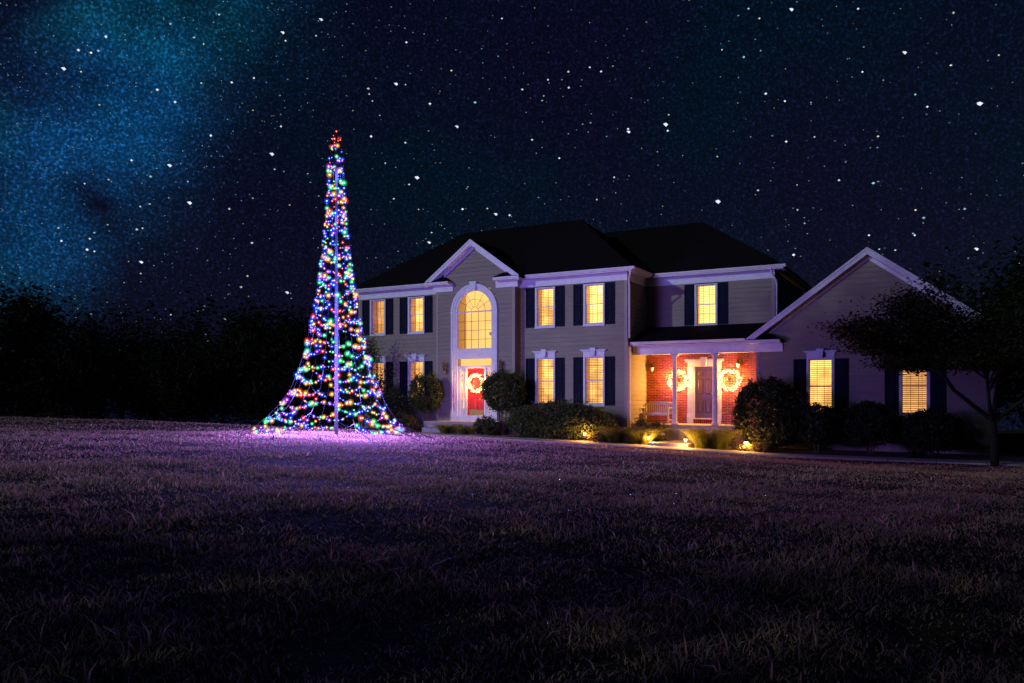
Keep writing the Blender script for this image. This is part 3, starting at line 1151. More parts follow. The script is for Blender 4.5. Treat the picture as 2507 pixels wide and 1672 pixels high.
for k in range(6):
    a = k * math.pi / 3 + 0.3
    ex, ey = cc[0] + 0.24 * math.cos(a), cc[1] + 0.24 * math.sin(a)
    ch.tube([(cc[0], cc[1], cc[2] - 0.2), ((cc[0] + ex) / 2, (cc[1] + ey) / 2, cc[2] - 0.28), (ex, ey, cc[2] - 0.12)], 0.012, 5)
    ch.lathe((ex, ey, cc[2] - 0.12), [(0.02, 0.0), (0.055, 0.03), (0.06, 0.12)], 8)
ch.build('chandelier', M_PINK, house)

# front door set with transom and sidelights, a step back in the bay
tr = MB()
tr.box(PC - aw, PC - 0.83, VP + 0.02, VP + 0.06, 1.205, 1.49)
tr.box(PC + 0.83, PC + aw, VP + 0.02, VP + 0.06, 1.205, 1.49)
dset = tr.build('transom', M_TRIM, house)
MB().poly([(PC - aw, VP + 0.04, 1.205), (PC + aw, VP + 0.04, 1.205), (PC + aw, VP + 0.04, 1.49), (PC - aw, VP + 0.04, 1.49)], [(0, 1, 2, 3)]).build('pane', M_GLASS, dset)
tb = MB()
tb.box(PC - 1.0, PC + 1.0, VP + 0.40, VP + 0.42, 1.0, 1.185, 1)
tb.box(PC - 0.9, PC + 0.9, VP + 0.35, VP + 0.37, 1.185, 1.6, 1)
tb.build('lit_interior', [M_ROOM, M_LITF], dset)
DV = VP + 0.10
DCU = PC + 0.03
fm = MB()
for (a, b) in ((DCU - 0.50, DCU - 0.43), (DCU + 0.43, DCU + 0.50), (DCU - aw - 0.03, DCU - 0.72), (DCU + 0.72, DCU + aw - 0.03)):
    fm.box(a, b, VP + 0.0, VP + 0.14, -0.90, 1.13)
fm.box(DCU - 0.43, DCU + 0.43, VP + 0.0, VP + 0.14, 1.10, 1.13)
fm.box(DCU - 0.43, DCU + 0.43, VP - 0.04, VP + 0.14, -0.90, -0.865)
fm.build('door_frame', M_TRIM, house)
for sgn in (-1, 1):
    s0, s1 = DCU + sgn * 0.50, DCU + sgn * 0.72
    s0, s1 = min(s0, s1), max(s0, s1)
    sl = MB()
    sl.box(s0, s0 + 0.055, VP + 0.03, VP + 0.09, -0.90, 1.13)
    sl.box(s1 - 0.055, s1, VP + 0.03, VP + 0.09, -0.90, 1.13)
    sl.box(s0 + 0.055, s1 - 0.055, VP + 0.03, VP + 0.09, -0.90, -0.58)
    sl.box(s0 + 0.055, s1 - 0.055, VP + 0.03, VP + 0.09, 0.98, 1.13)
    for k in range(1, 5):
        z = -0.58 + 1.56 * k / 5
        sl.box(s0 + 0.055, s1 - 0.055, VP + 0.032, VP + 0.088, z - 0.011, z + 0.011)
    sd = sl.build('sidelight', M_TRIM, house)
    for k in range(5):
        z0_, z1_ = -0.58 + 1.56 * k / 5 + 0.011, -0.58 + 1.56 * (k + 1) / 5 - 0.011
        MB().poly([(s0 + 0.055, VP + 0.06, z0_), (s1 - 0.055, VP + 0.06, z0_), (s1 - 0.055, VP + 0.06, z1_), (s0 + 0.055, VP + 0.06, z1_)], [(0, 1, 2, 3)]).build('pane', M_GLASS, sd)
    MB().box(s0 + 0.004, s1 - 0.004, VP + 0.115, VP + 0.125, -0.9, 1.1).build('lit_interior', M_LITF, sd)


def panel_door(name, uc, w, z0, z1, v, m, specs):
    """door leaf with recessed panels that are parts of their own"""
    mb = MB()
    a0, a1 = uc - w / 2, uc + w / 2
    mb.box(a0, a1, v + 0.012, v + 0.045, z0, z1)
    xs_ = [0.0, 0.14, 0.45, 0.55, 0.86, 1.0]
    for (f0, f1) in ((0, 0.14), (0.45, 0.55), (0.86, 1.0)):
        mb.box(a0 + f0 * w, a0 + f1 * w, v, v + 0.012, z0, z1)
    zs = [0.0] + [t for pr in specs for t in pr] + [1.0]
    H_ = z1 - z0
    for i in range(0, len(zs), 2):
        for (f0, f1) in ((0.14, 0.45), (0.55, 0.86)):
            mb.box(a0 + f0 * w, a0 + f1 * w, v + 0.0005, v + 0.012, z0 + zs[i] * H_, z0 + zs[i + 1] * H_)
    dr = mb.build(name, m, house)
    for (p, q) in specs:
        for (f0, f1) in ((0.14, 0.45), (0.55, 0.86)):
            x0_, x1_ = a0 + f0 * w + 0.008, a0 + f1 * w - 0.008
            y0_, y1_ = z0 + p * H_ + 0.008, z0 + q * H_ - 0.008
            i = 0.03
            pm = MB()
            pm.prism([(x0_, v + 0.0118, y0_), (x1_, v + 0.0118, y0_), (x1_, v + 0.0118, y1_), (x0_, v + 0.0118, y1_)],
                     [(x0_ + i, v - 0.001, y0_ + i), (x1_ - i, v - 0.001, y0_ + i), (x1_ - i, v - 0.001, y1_ - i), (x0_ + i, v - 0.001, y1_ - i)])
            pm.build('door_panel', m, dr)
    return dr


SIX = [(0.10, 0.36), (0.46, 0.76), (0.82, 0.94)]
fd = panel_door('front_door', DCU, 0.86, -0.865, 1.10, DV, M_RED, SIX)
MB().box(DCU - 0.34, DCU + 0.40, DV - 0.006, DV - 0.002, -0.855, -0.63).build('kick_plate', M_BRASS, fd)
hb_ = MB()
hb_.ball((DCU + 0.36, DV - 0.06, 0.08), 0.03, 10)
hb_.tube([(DCU + 0.36, DV - 0.05, 0.08), (DCU + 0.36, DV, 0.08)], 0.014, 8)
hb_.build('door_handle', M_BRASS, fd)

# doorstep slab and steps
stp = MB()
stp.box(-5.75, -2.7, VP - 1.45, VP - 0.02, -2.2, -1.09)
dst = stp.build('doorstep', M_CONC, house)
MB().box(-5.70, -2.75, VP - 1.50, VP - 1.451, -1.17, -1.09).build('nosing', M_CONC, dst)
MB().box(-5.55, -3.0, VP - 1.85, VP - 1.455, -2.2, -1.33).build('step', M_CONC, dst)

# ------------------------------------------------------------------ porch
MB().box(UR + 0.03, GL - 0.03, 0.45, WV + 0.1, -2.2, -1.135).build('porch_floor', M_CONC, house)
po = house.children[-1]
MB().box(UR + 0.03, GL - 0.03, 0.40, 0.449, -1.23, -1.135).build('nosing', M_CONC, po)
MB().box(4.35, 5.7, 0.02, 0.398, -2.2, -1.36).build('step', M_CONC, po)
bm_ = MB()
bm_.box(UR + 0.03, GL - 0.03, 0.60, 0.84, 1.53, 1.86)
bm_.build('porch_beam', M_TRIM, house)
MB().box(UR + 0.03, GL - 0.03, 0.841, WV, 1.60, 1.62).build('porch_ceiling', M_TRIM, house)
for uc in (3.97, 5.49):
    mb = MB()
    c = (uc, 0.73, 0)
    mb.lathe(c, [(0.135, -1.134), (0.135, -1.08), (0.125, -1.06), (0.105, -1.02), (0.092, -1.0), (0.090, -0.4), (0.086, 0.4), (0.078, 1.28),
                 (0.090, 1.29), (0.090, 1.31), (0.078, 1.325), (0.080, 1.40), (0.115, 1.45), (0.118, 1.46)], 24)
    mb.box(uc - 0.125, uc + 0.125, 0.605, 0.855, 1.46, 1.529)
    mb.build('porch_column', M_TRIM, house, True)

# brick wall: every brick is geometry, 300 nearest as parts of their own
bw = MB()
bw.box(UR + 0.02, 4.29, WV + 0.012, WV + 0.12, -1.135, 2.5)
bw.box(5.11, GL + 0.05, WV + 0.012, WV + 0.12, -1.135, 2.5)
bw.box(4.29, 5.11, WV + 0.012, WV + 0.12, 1.11, 2.5)
bw.box(4.29, 5.11, WV + 0.012, WV + 0.12, -1.135, -0.93)
bwall = bw.build('brick_wall', M_MORTAR, house)
BP, BC = 0.240, 0.0670
BLH, BH = 0.2240, 0.0500
brick_me = {}


def brick_mesh(w, m):
    key = (round(w, 3), m.name)
    if key not in brick_me:
        e = 0.003
        mb = MB()
        a = [(0, 0.012, 0), (w, 0.012, 0), (w, 0.012, BH), (0, 0.012, BH)]
        b = [(0, e, 0), (w, e, 0), (w, e, BH), (0, e, BH)]
        c = [(e, 0, e), (w - e, 0, e), (w - e, 0, BH - e), (e, 0, BH - e)]
        fs = [(0, 1, 5, 4), (1, 2, 6, 5), (2, 3, 7, 6), (3, 0, 4, 7), (4, 5, 9, 8), (5, 6, 10, 9), (6, 7, 11, 10), (7, 4, 8, 11), (8, 9, 10, 11)]
        mb.poly(a + b + c, fs)
        brick_me[key] = mb.mesh('brick', m)
    return brick_me[key]


blist = []
holes_b = [(4.02, 5.38, -1.2, 1.40), (3.92, 5.46, 1.27, 1.40), (4.56, 4.84, 1.38, 1.48)]
row = 0
z = -1.13
while z < 1.60:
    u = UR + 0.03 - (BP / 2 if row % 2 else 0)
    while u < GL + 0.04:
        a, b = max(u, UR + 0.03), min(u + BLH, GL + 0.04)
        if b - a > 0.03:
            segs = [(a, b)]
            for (h0, h1, z0, z1) in holes_b:
                if z + BH > z0 + 0.01 and z < z1 - 0.01:
                    ns = []
                    for (p, q) in segs:
                        if h1 <= p or h0 >= q:
                            ns.append((p, q))
                        else:
                            if h0 - p > 0.02:
                                ns.append((p, h0))
                            if q - h1 > 0.02:
                                ns.append((h1, q))
                    segs = ns
            for (p, q) in segs:
                blist.append((p, q - p, z))
        u += BP
    z += BC
    row += 1
# soldier course under the door sill
for k in range(17):
    pass
vis = [b for b in blist if b[1] > BLH - 0.001 and -0.9 < b[2] < 1.5]
vis.sort(key=lambda b: -b[0])
vis = [b for b in vis if not (b[0] > 6.0 and b[2] < 0.35)][:300]
sel = set(vis)
rest = MB()
for (p, w, z) in blist:
    m = M_BRICK if random.random() < 0.68 else M_BRICK2
    dv = random.uniform(-0.002, 0.002)
    if (p, w, z) in sel:
        link('brick', brick_mesh(w, m), bwall, (p, WV + dv, z))
    else:
        me = brick_mesh(w, m)
        rest.poly([(p + v.co.x, WV + dv + v.co.y, z + v.co.z) for v in me.vertices], [tuple(f.vertices) for f in me.polygons], 0 if m is M_BRICK else 1)
tag(rest.build('brick_courses', [M_BRICK, M_BRICK2], bwall), kind='stuff')

# porch door with fluted surround
PU = 4.70
sr = MB()
for sgn in (-1, 1):
    x0_, x1_ = PU + sgn * 0.44, PU + sgn * 0.66
    a, b = min(x0_, x1_), max(x0_, x1_)
    sr.box(a, b, WV - 0.03, WV + 0.012, -1.133, 1.10)
    sr.box(a - 0.012, b + 0.012, WV - 0.055, WV + 0.01, -1.133, -0.75)
    for k in range(5):
        x = a + 0.028 + k * (b - a - 0.056) / 4
        sr.box(x - 0.012, x + 0.012, WV - 0.044, WV - 0.03, -0.72, 0.86)
    sr.box(a - 0.006, b + 0.006, WV - 0.05, WV + 0.01, 0.90, 1.10)
    x0_, x1_ = PU + sgn * 0.375, PU + sgn * 0.44
    sr.box(min(x0_, x1_), max(x0_, x1_), WV - 0.02, WV + 0.10, -0.92, 1.10)
sr.box(PU - 0.66, PU + 0.66, WV - 0.04, WV + 0.012, 1.10, 1.27)
for (o, z0, z1) in ((0.02, 1.27, 1.30), (0.045, 1.30, 1.335), (0.08, 1.335, 1.375)):
    sr.box(PU - 0.66 - o, PU + 0.66 + o, WV - 0.05 - o, WV + 0.01, z0, z1)
sr.prism([(PU - 0.09, WV - 0.16, 1.11), (PU + 0.09, WV - 0.16, 1.11), (PU + 0.13, WV - 0.16, 1.45), (PU - 0.13, WV - 0.16, 1.45)],
         [(PU - 0.09, WV, 1.11), (PU + 0.09, WV, 1.11), (PU + 0.13, WV, 1.45), (PU - 0.13, WV, 1.45)])
sr.box(PU - 0.46, PU + 0.46, WV - 0.05, WV + 0.08, -0.96, -0.92)
sr.build('door_surround', M_TRIM, house)
for k in range(11):
    x = PU - 0.43 + k * 0.079
    MB().box(x, x + 0.066, WV - 0.006, WV + 0.012, -1.12, -0.965).build('brick', M_BRICK if k % 3 else M_BRICK2, bwall)
pd = panel_door('porch_door', PU, 0.75, -0.92, 1.10, WV + 0.02, M_BROWN, SIX)
hb_ = MB()
hb_.ball((PU + 0.31, WV - 0.04, 0.05), 0.028, 10)
hb_.tube([(PU + 0.31, WV - 0.03, 0.05), (PU + 0.31, WV + 0.02, 0.05)], 0.012, 8)
hb_.build('door_handle', M_BRASS, pd)

# landing slab and walk to the porch
ldg = MB()
pA = [(3.95, -2.30), (5.35, -2.30), (5.55, -0.9), (5.60, -0.02), (4.40, -0.02), (4.1, -1.2)]
zt = hg(4.6, -2.0) + 0.14
pts = [hw(u, v, zt) for u, v in pA]
ldg.prism([p - Vector((0, 0, 0.4)) for p in pts], pts)
lo = ldg.build('landing', M_CONC)
tag(lo, kind='structure')

# ------------------------------------------------------------------ light fittings
WARM = (1.0, 0.43, 0.10)


def point(name, loc, energy, color, rad, parent):
    ld = bpy.data.lights.new(name, 'POINT')
    ld.energy = energy
    ld.color = color
    ld.shadow_soft_size = rad
    o = bpy.data.objects.new(name, ld)
    o.location = loc
    col.objects.link(o)
    o.parent = parent
    return o


M_WCORE = emit('warm_led_core', (1.0, 0.76, 0.40), 12.0, sample=False)
M_WCAP = glow_shell('warm_led_cap', (1.0, 0.50, 0.12), 2.6, 0.55)
M_TWIG = mat('wreath_twig', (0.06, 0.035, 0.018), 0.8, var=0.3, vscale=30)
wb = MB()
wb.ball((0, 0, 0), 0.015, 6, 0)
wb.ball((0, 0, 0), 0.028, 8, 1)
WBULB = wb.mesh('wreath_bulb', [M_WCORE, M_WCAP], True)


def wreath(label, u, v, z, rad, n, energy, seed):
    g_ = random.Random(seed)
    p = hw(u, v, z)
    t = thing('wreath', label, 'wreath', p, -TH, 'lit wreaths')
    ring = MB()
    for s in range(7):
        ph = g_.uniform(0, 6.28)
        pts = []
        for k in range(49):
            a = 2 * math.pi * k / 48
            rr = rad * 0.80 + 0.045 * math.cos(5 * a + ph) + g_.uniform(-0.01, 0.01)
            pts.append((rr * math.cos(a), -0.05 + 0.03 * math.sin(6 * a + ph), rr * math.sin(a)))
        ring.tube(pts, 0.008, 5, caps=False)
    for k in range(140):
        a = g_.uniform(0, 6.283)
        r0 = rad * g_.uniform(0.68, 0.95)
        b = a + g_.uniform(-0.9, 0.9)
        L = g_.uniform(0.06, 0.13)
        x, z_ = r0 * math.cos(a), r0 * math.sin(a)
        ring.tube([(x, -0.05, z_), (x + L * math.cos(b), -0.05 - g_.uniform(0, 0.06), z_ + L * math.sin(b))], 0.004, 3)
    ring.build('twig_ring', M_TWIG, t)
    for k in range(n):
        a = 2 * math.pi * (k + g_.uniform(-0.4, 0.4)) / n * 3
        rr = rad * g_.choice((0.66, 0.74, 0.82, 0.9, 0.98)) + g_.uniform(-0.02, 0.02)
        b = link('bulb', WBULB, t, (rr * math.cos(a), -0.06 - g_.uniform(0.0, 0.06), rr * math.sin(a)))
        s = g_.uniform(0.75, 1.25)
        b.scale = (s, s, s)
    for k in range(8):
        a = 2 * math.pi * (k + 0.5) / 8
        point('wreath_light', (rad * 0.82 * math.cos(a), -0.16, rad * 0.82 * math.sin(a)), energy / 8, WARM, 0.05, t)
    return t


wreath('glowing warm white wreath hanging on the red front door', -4.14, DV - 0.02, 0.48, 0.40, 150, 190.0, 3)
wreath('glowing warm white wreath on brick, half hidden behind a porch column', 3.68, WV - 0.01, 0.56, 0.43, 150, 360.0, 4)
wreath('glowing warm white wreath on brick above the porch chair', 5.71, WV - 0.01, 0.56, 0.43, 150, 360.0, 5)


def lantern(label, u, v, z, s, m, group):
    """wall lantern: back plate, arm, caged glass body, roof and finial"""
    t = thing('wall_lantern', label, 'lantern', hw(u, v, z), -TH, group)
    mb = MB()
    mb.lathe((0, -0.012 * s, -0.12 * s), [(0.05 * s, -0.08 * s), (0.055 * s, 0), (0.05 * s, 0.08 * s)], 12)
    mb.tube([(0, -0.02 * s, -0.12 * s), (0, -0.10 * s, -0.17 * s), (0, -0.13 * s, -0.14 * s)], 0.012 * s, 6)
    mb.build('bracket', m, t)
    cg = MB()
    for k in range(6):
        a = k * math.pi / 3
        cg.tube([(0.055 * s * math.cos(a), -0.13 * s + 0.055 * s * math.sin(a), -0.12 * s), (0.075 * s * math.cos(a), -0.13 * s + 0.075 * s * math.sin(a), 0.10 * s)], 0.005 * s, 4)
    cg.lathe((0, -0.13 * s, 0), [(0.03 * s, -0.15 * s), (0.065 * s, -0.13 * s), (0.060 * s, -0.115 * s)], 6)
    cg.build('cage', m, t)
    rf = MB()
    rf.lathe((0, -0.13 * s, 0), [(0.095 * s, 0.10 * s), (0.09 * s, 0.115 * s), (0.035 * s, 0.17 * s), (0.02 * s, 0.20 * s), (0.03 * s, 0.215 * s), (0.008 * s, 0.25 * s)], 10)
    rf.build('lantern_roof', m, t)
    gl = MB()
    gl.lathe((0, -0.13 * s, 0), [(0.05 * s, -0.11 * s), (0.068 * s, 0.095 * s)], 6)
    gl.build('lantern_glass', M_LGLASS, t)
    return t


M_LGLASS = glass_mat('lantern_glass', 0.22, (0.8, 0.75, 0.7))
lantern('unlit brass carriage lantern beside the front door, nearer the light tree', -5.60, VP - 0.02, 1.13, 1.25, M_BRASS, 'carriage lanterns')
lantern('unlit brass carriage lantern above the round topped shrub by the front door', -2.86, VP - 0.02, 1.13, 1.25, M_BRASS, 'carriage lanterns')
lantern('small black lantern inside the wreath behind the porch column', 3.70, WV, 0.66, 0.85, M_IRON, 'porch lanterns')
lantern('small black lantern inside the wreath above the porch chair', 5.70, WV, 0.66, 0.85, M_IRON, 'porch lanterns')


def wall_pot(label, u, z, seed):
    t = thing('wall_planter', label, 'planter', hw(u, WV, z), -TH, 'wall planters')
    mb = MB()
    mb.lathe((0, -0.085, -0.16), [(0.045, 0), (0.052, 0.02), (0.072, 0.13), (0.080, 0.135), (0.080, 0.155), (0.066, 0.155)], 16)
    mb.build('pot', M_TRIM, t, True)
    c = clumps(240, (0.12, 0.09, 0.09), 14, seed, 0.25)
    c[:, 1] -= 0.09
    c[:, 2] += 0.05
    link('foliage', leaf_mesh('foliage', c, 0.045, M_LEAF_OL, seed=seed), t)


wall_pot('white wall planter of greenery on brick above the white bench', 2.60, 1.10, 1)
wall_pot('white wall planter of greenery on brick above the porch chair wreath', 6.02, 1.19, 2)

M_PGLOW = emit('path_lamp_glass', (1.0, 0.60, 0.20), 7.0, sample=False)


def path_light(label, u, v, energy=130.0):
    p = hw(u, v)
    p.z = gz(p.x, p.y) + 0.02
    t = thing('path_light', label, 'path light', p, -TH, 'path lights along the walk')
    mb = MB()
    mb.tube([(0, 0, -0.1), (0, 0, 0.19)], 0.011, 8)
    mb.lathe((0, 0, 0.185), [(0.025, 0), (0.03, 0.01), (0.018, 0.02)], 10)
    mb.build('stake', M_IRON, t)
    cg = MB()
    for k in range(4):
        a = k * math.pi / 2 + 0.4
        cg.tube([(0.028 * math.cos(a), 0.028 * math.sin(a), 0.20), (0.058 * math.cos(a), 0.058 * math.sin(a), 0.315)], 0.004, 4)
    cg.build('cage', M_IRON, t)
    cp = MB()
    cp.lathe((0, 0, 0.31), [(0.078, 0), (0.08, 0.008), (0.03, 0.035), (0.012, 0.05)], 14)
    cp.build('cap', M_IRON, t)
    gl = MB()
    gl.lathe((0, 0, 0.205), [(0.026, 0), (0.062, 0.104)], 12)
    gl.build('lamp_glass', M_PGLOW, t)
    for k in range(3):
        a = 2 * math.pi * k / 3 - 0.6
        point('path_lamp', (0.10 * math.cos(a), 0.10 * math.sin(a), 0.255), energy / 3, (1.0, 0.44, 0.11), 0.03, t)


path_light('lit path light in front of the long clipped shrub under the windows', 1.52, -2.12)
path_light('lit path light beside the tall grass, on the bench side of the porch steps', 3.95, -2.2)
path_light('lit path light at the far corner of the porch landing by the second grass clump', 5.30, -2.36)
path_light('lit path light below the big round bush beside the porch', 7.24, -2.15)

# ------------------------------------------------------------------ porch furniture
b0 = thing('porch_bench', 'white slatted wooden bench with arched back on the porch', 'bench', hw(2.98, 1.55, -1.134), -TH - R(8))
BW = 0.60
for sgn in (-1, 1):
    x = sgn * BW
    MB().box(x - 0.03, x + 0.03, -0.24, -0.18, 0, 0.60).build('leg', M_WOODW, b0)
    mb = MB()
    mb.hexa([(x - 0.03, 0.17, 0), (x + 0.03, 0.17, 0), (x + 0.03, 0.23, 0), (x - 0.03, 0.23, 0), (x - 0.025, 0.27, 0.80), (x + 0.025, 0.27, 0.80), (x + 0.025, 0.31, 0.80), (x - 0.025, 0.31, 0.80)])
    mb.build('leg', M_WOODW, b0)
    MB().box(x - 0.045, x + 0.045, -0.27, 0.26, 0.601, 0.63).build('armrest', M_WOODW, b0)
    MB().box(x - 0.022, x + 0.022, -0.179, 0.17, 0.12, 0.17).build('stretcher', M_WOODW, b0)
for k in range(6):
    y = -0.22 + k * 0.075
    MB().box(-BW + 0.031, BW - 0.031, y, y + 0.06, 0.385, 0.41).build('seat_slat', M_WOODW, b0)
MB().box(-BW + 0.031, BW - 0.031, -0.245, -0.221, 0.32, 0.40).build('apron', M_WOODW, b0)
for k in range(13):
    x = -0.51 + k * 0.085
    mb = MB()
    mb.hexa([(x - 0.021, 0.205, 0.42), (x + 0.021, 0.205, 0.42), (x + 0.021, 0.223, 0.42), (x - 0.021, 0.223, 0.42), (x - 0.021, 0.262, 0.76), (x + 0.021, 0.262, 0.76), (x + 0.021, 0.28, 0.76), (x - 0.021, 0.28, 0.76)])
    mb.build('back_slat', M_WOODW, b0)
tr_ = MB()
for k in range(12):
    x0_, x1_ = -0.57 + k * 0.095, -0.57 + (k + 1) * 0.095
    za, zb = 0.80 + 0.075 * (1 - (x0_ / 0.57) ** 2), 0.80 + 0.075 * (1 - (x1_ / 0.57) ** 2)
    tr_.hexa([(x0_, 0.25, 0.74), (x1_, 0.25, 0.74), (x1_, 0.29, 0.74), (x0_, 0.29, 0.74), (x0_, 0.262, za), (x1_, 0.262, zb), (x1_, 0.302, zb), (x0_, 0.302, za)])
tr_.build('top_rail', M_WOODW, b0)
MB().box(-BW + 0.031, BW - 0.031, 0.195, 0.235, 0.42, 0.46).build('lower_rail', M_WOODW, b0)

M_CHAIR = mat('brown_metal', (0.16, 0.075, 0.04), 0.45, metal=0.3, var=0.15)
c0 = thing('porch_chair', 'brown wire backed chair on the porch beside the big round bush', 'chair', hw(5.82, 1.55, -1.134), -TH - R(12))
for (x, y) in ((-0.17, -0.17), (0.17, -0.17), (-0.17, 0.17), (0.17, 0.17)):
    MB().tube([(x * 1.35, y * 1.3, 0), (x, y, 0.42)], 0.012, 6).build('leg', M_CHAIR, c0)
mb = MB()
mb.lathe((0, 0, 0.42), [(0.20, 0), (0.245, 0.02), (0.25, 0.045), (0.19, 0.035)], 18)
mb.build('seat', M_CHAIR, c0, True)
hp = [(0.25 * math.cos(R(t)), 0.22 * math.sin(R(t)) + 0.02, 0.90 - 0.03 * math.cos(R(t)) ** 2) for t in range(-10, 191, 12)]
MB().tube(hp, 0.013, 6).build('back_hoop', M_CHAIR, c0)
for t in range(0, 181, 20):
    a = R(t)
    MB().tube([(0.22 * math.cos(a), 0.19 * math.sin(a), 0.45), (0.25 * math.cos(a), 0.22 * math.sin(a) + 0.02, 0.89)], 0.006, 5).build('spindle', M_CHAIR, c0)

# ------------------------------------------------------------------ tree of coloured lights on a flagpole
TX, TY = -4.5, 20.0
TB = gz(TX, TY)
tree = thing('light_tree', 'tall cone of multicoloured string lights hung on a flagpole', 'light tree', (TX, TY, TB))
PZ = [0.0, 0.32, 0.73, 1.24, 2.09, 3.08, 4.06, 4.6, 5.67, 7.05, 7.68]
PRD = [2.10, 1.74, 1.36, 1.09, 0.80, 0.585, 0.43, 0.37, 0.26, 0.165, 0.12]


def prof_r(z):
    return float(np.interp(z, PZ, PRD))


MB().tube([(0, 0, -0.1), (0, 0, 2.5), (0, 0, 5.0), (0, 0, 7.70)], [0.045, 0.043, 0.034, 0.024], 14).build('pole', M_POLE, tree, True)
fin = MB()
fin.ball((0, 0, 7.80), 0.04, 10)
fin.tube([(0, 0, 7.8), (0, 0, 8.1)], 0.008, 5)
for k in range(5):
    a = k * 1.3
    fin.tube([(0, 0, 7.9 + 0.05 * k), (0.07 * math.cos(a), 0.07 * math.sin(a), 7.95 + 0.05 * k)], 0.006, 4)
fin.build('finial', M_DKCORD, tree)
rgm = MB()
rgm.tube([(0.12 * math.cos(2 * math.pi * k / 16), 0.12 * math.sin(2 * math.pi * k / 16), 7.66) for k in range(17)], 0.008, 5, caps=False)
rgm.build('top_ring', M_CORD, tree)
NC = 12
LG = random.Random(21)
ang = [2 * math.pi * (k + LG.uniform(-0.2, 0.2)) / NC + 0.13 for k in range(NC)]


def on_cone(a, z, dr=0.0):
    r0 = prof_r(z) + dr
    return Vector((r0 * math.cos(a) - 0.20 * max(0.0, 1 - z / 1.3), r0 * math.sin(a), z))


for k in range(NC):
    zs = [7.66, 6.6, 5.8, 5.0, 4.2, 3.4, 2.8, 2.2, 1.7, 1.2, 0.8, 0.5, 0.22]
    MB().tube([on_cone(ang[k], z) for z in zs], 0.0055, 4).build('guide_cord', M_CORD, tree)
    foot = on_cone(ang[k], 0.22)
    e = Vector((2.45 * math.cos(ang[k]), 2.45 * math.sin(ang[k]), 0))
    e.z = gz(TX + e.x, TY + e.y) - TB + 0.02
    MB().tube([foot, e], 0.010, 4).build('guy_rope', M_DKCORD, tree)
    MB().tube([e + Vector((0, 0, -0.1)), e + Vector((0.02, 0, 0.07))], 0.011, 5).build('peg', M_DKCORD, tree)

LEDC = {'red': ((1.0, 0.02, 0.02), (1.0, 0.40, 0.34)), 'green': ((0.01, 1.0, 0.20), (0.48, 1.0, 0.68)), 'blue': ((0.01, 0.05, 1.0), (0.34, 0.46, 1.0)),
        'amber': ((1.0, 0.36, 0.01), (1.0, 0.76, 0.38)), 'violet': ((0.36, 0.03, 1.0), (0.70, 0.48, 1.0))}
led_mats, LEDME = [], {}
for cname, (c_, cc_) in LEDC.items():
    led_mats += [emit(cname + '_led_core', cc_, 8.0, sample=False), glow_shell(cname + '_led_cap', c_, 2.2, 0.45), glow_shell(cname + '_led_halo', c_, 1.8, 0.17),
                 glow_shell(cname + '_led_halo_outer', c_, 1.6, 0.11)]  # the two outer shells paint each bulb's halo of light as glowing colour
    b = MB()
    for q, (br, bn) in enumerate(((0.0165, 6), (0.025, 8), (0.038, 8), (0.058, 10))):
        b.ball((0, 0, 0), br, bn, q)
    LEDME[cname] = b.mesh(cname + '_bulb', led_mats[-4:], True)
cnames = list(LEDC)
leds = []
z = 0.24
lev = 0
while z < 7.66:
    strs = MB()
    for k in range(NC):
        a0, a1 = ang[k], ang[(k + 1) % NC]
        if a1 < a0:
            a1 += 2 * math.pi
        z0 = z + LG.uniform(-0.13, 0.13)
        z1 = z + LG.uniform(-0.13, 0.13)
        p0, p1 = on_cone(a0, max(0.14, z0)), on_cone(a1, max(0.14, z1))
        L = (p1 - p0).length
        sag = min(0.25, 0.16 * L + 0.03) * LG.uniform(0.4, 1.3)
        pts = []
        for j in range(9):
            t = j / 8
            am, zm_ = a0 + (a1 - a0) * t, z0 + (z1 - z0) * t - 4 * sag * t * (1 - t)
            q = p0.lerp(p1, t)
            w_ = 0.6
            rr = prof_r(max(0.12, zm_))
            qc = on_cone(am, max(0.12, zm_))
            pts.append(Vector((q.x * w_ + qc.x * (1 - w_), q.y * w_ + qc.y * (1 - w_), max(0.12, zm_))))
        strs.tube(pts, 0.0045, 3, caps=False)
        nled = max(1, int(round(L / 0.078 + LG.uniform(-0.4, 0.4)))) if LG.random() > 0.13 else 0
        for j in range(nled):
            t = (j + LG.uniform(0.1, 0.9)) / nled
            f_ = t * 8
            i = min(7, int(f_))
            q = pts[i].lerp(pts[i + 1], f_ - i) + Vector((LG.uniform(-.02, .02), LG.uniform(-.02, .02), LG.uniform(-.03, .01)))
            cn = 'red' if z > 7.42 else LG.choices(cnames, (0.14, 0.20, 0.38, 0.19, 0.09))[0]
            sz_ = LG.choice((0.5, 0.6, 0.7, 0.85, 1.0, 1.1, 1.4))
            if z > 7.42:
                sz_ *= 0.6
                if LG.random() < 0.4:
                    continue
            leds.append((q, cn, sz_))
    strs.build('light_string', M_CORD, tree)
    z += LG.uniform(0.27, 0.36) if z < 3.2 else LG.uniform(0.22, 0.30)
    lev += 1
leds.sort(key=lambda t: (-t[2], t[0].y))
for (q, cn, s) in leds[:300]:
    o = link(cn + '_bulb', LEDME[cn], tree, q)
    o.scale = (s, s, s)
rb_ = MB()
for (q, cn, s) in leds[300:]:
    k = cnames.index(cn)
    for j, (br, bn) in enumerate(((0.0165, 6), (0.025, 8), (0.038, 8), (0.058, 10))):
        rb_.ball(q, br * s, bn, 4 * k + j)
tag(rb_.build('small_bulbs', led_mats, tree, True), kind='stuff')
TREE_POWER = 12.0
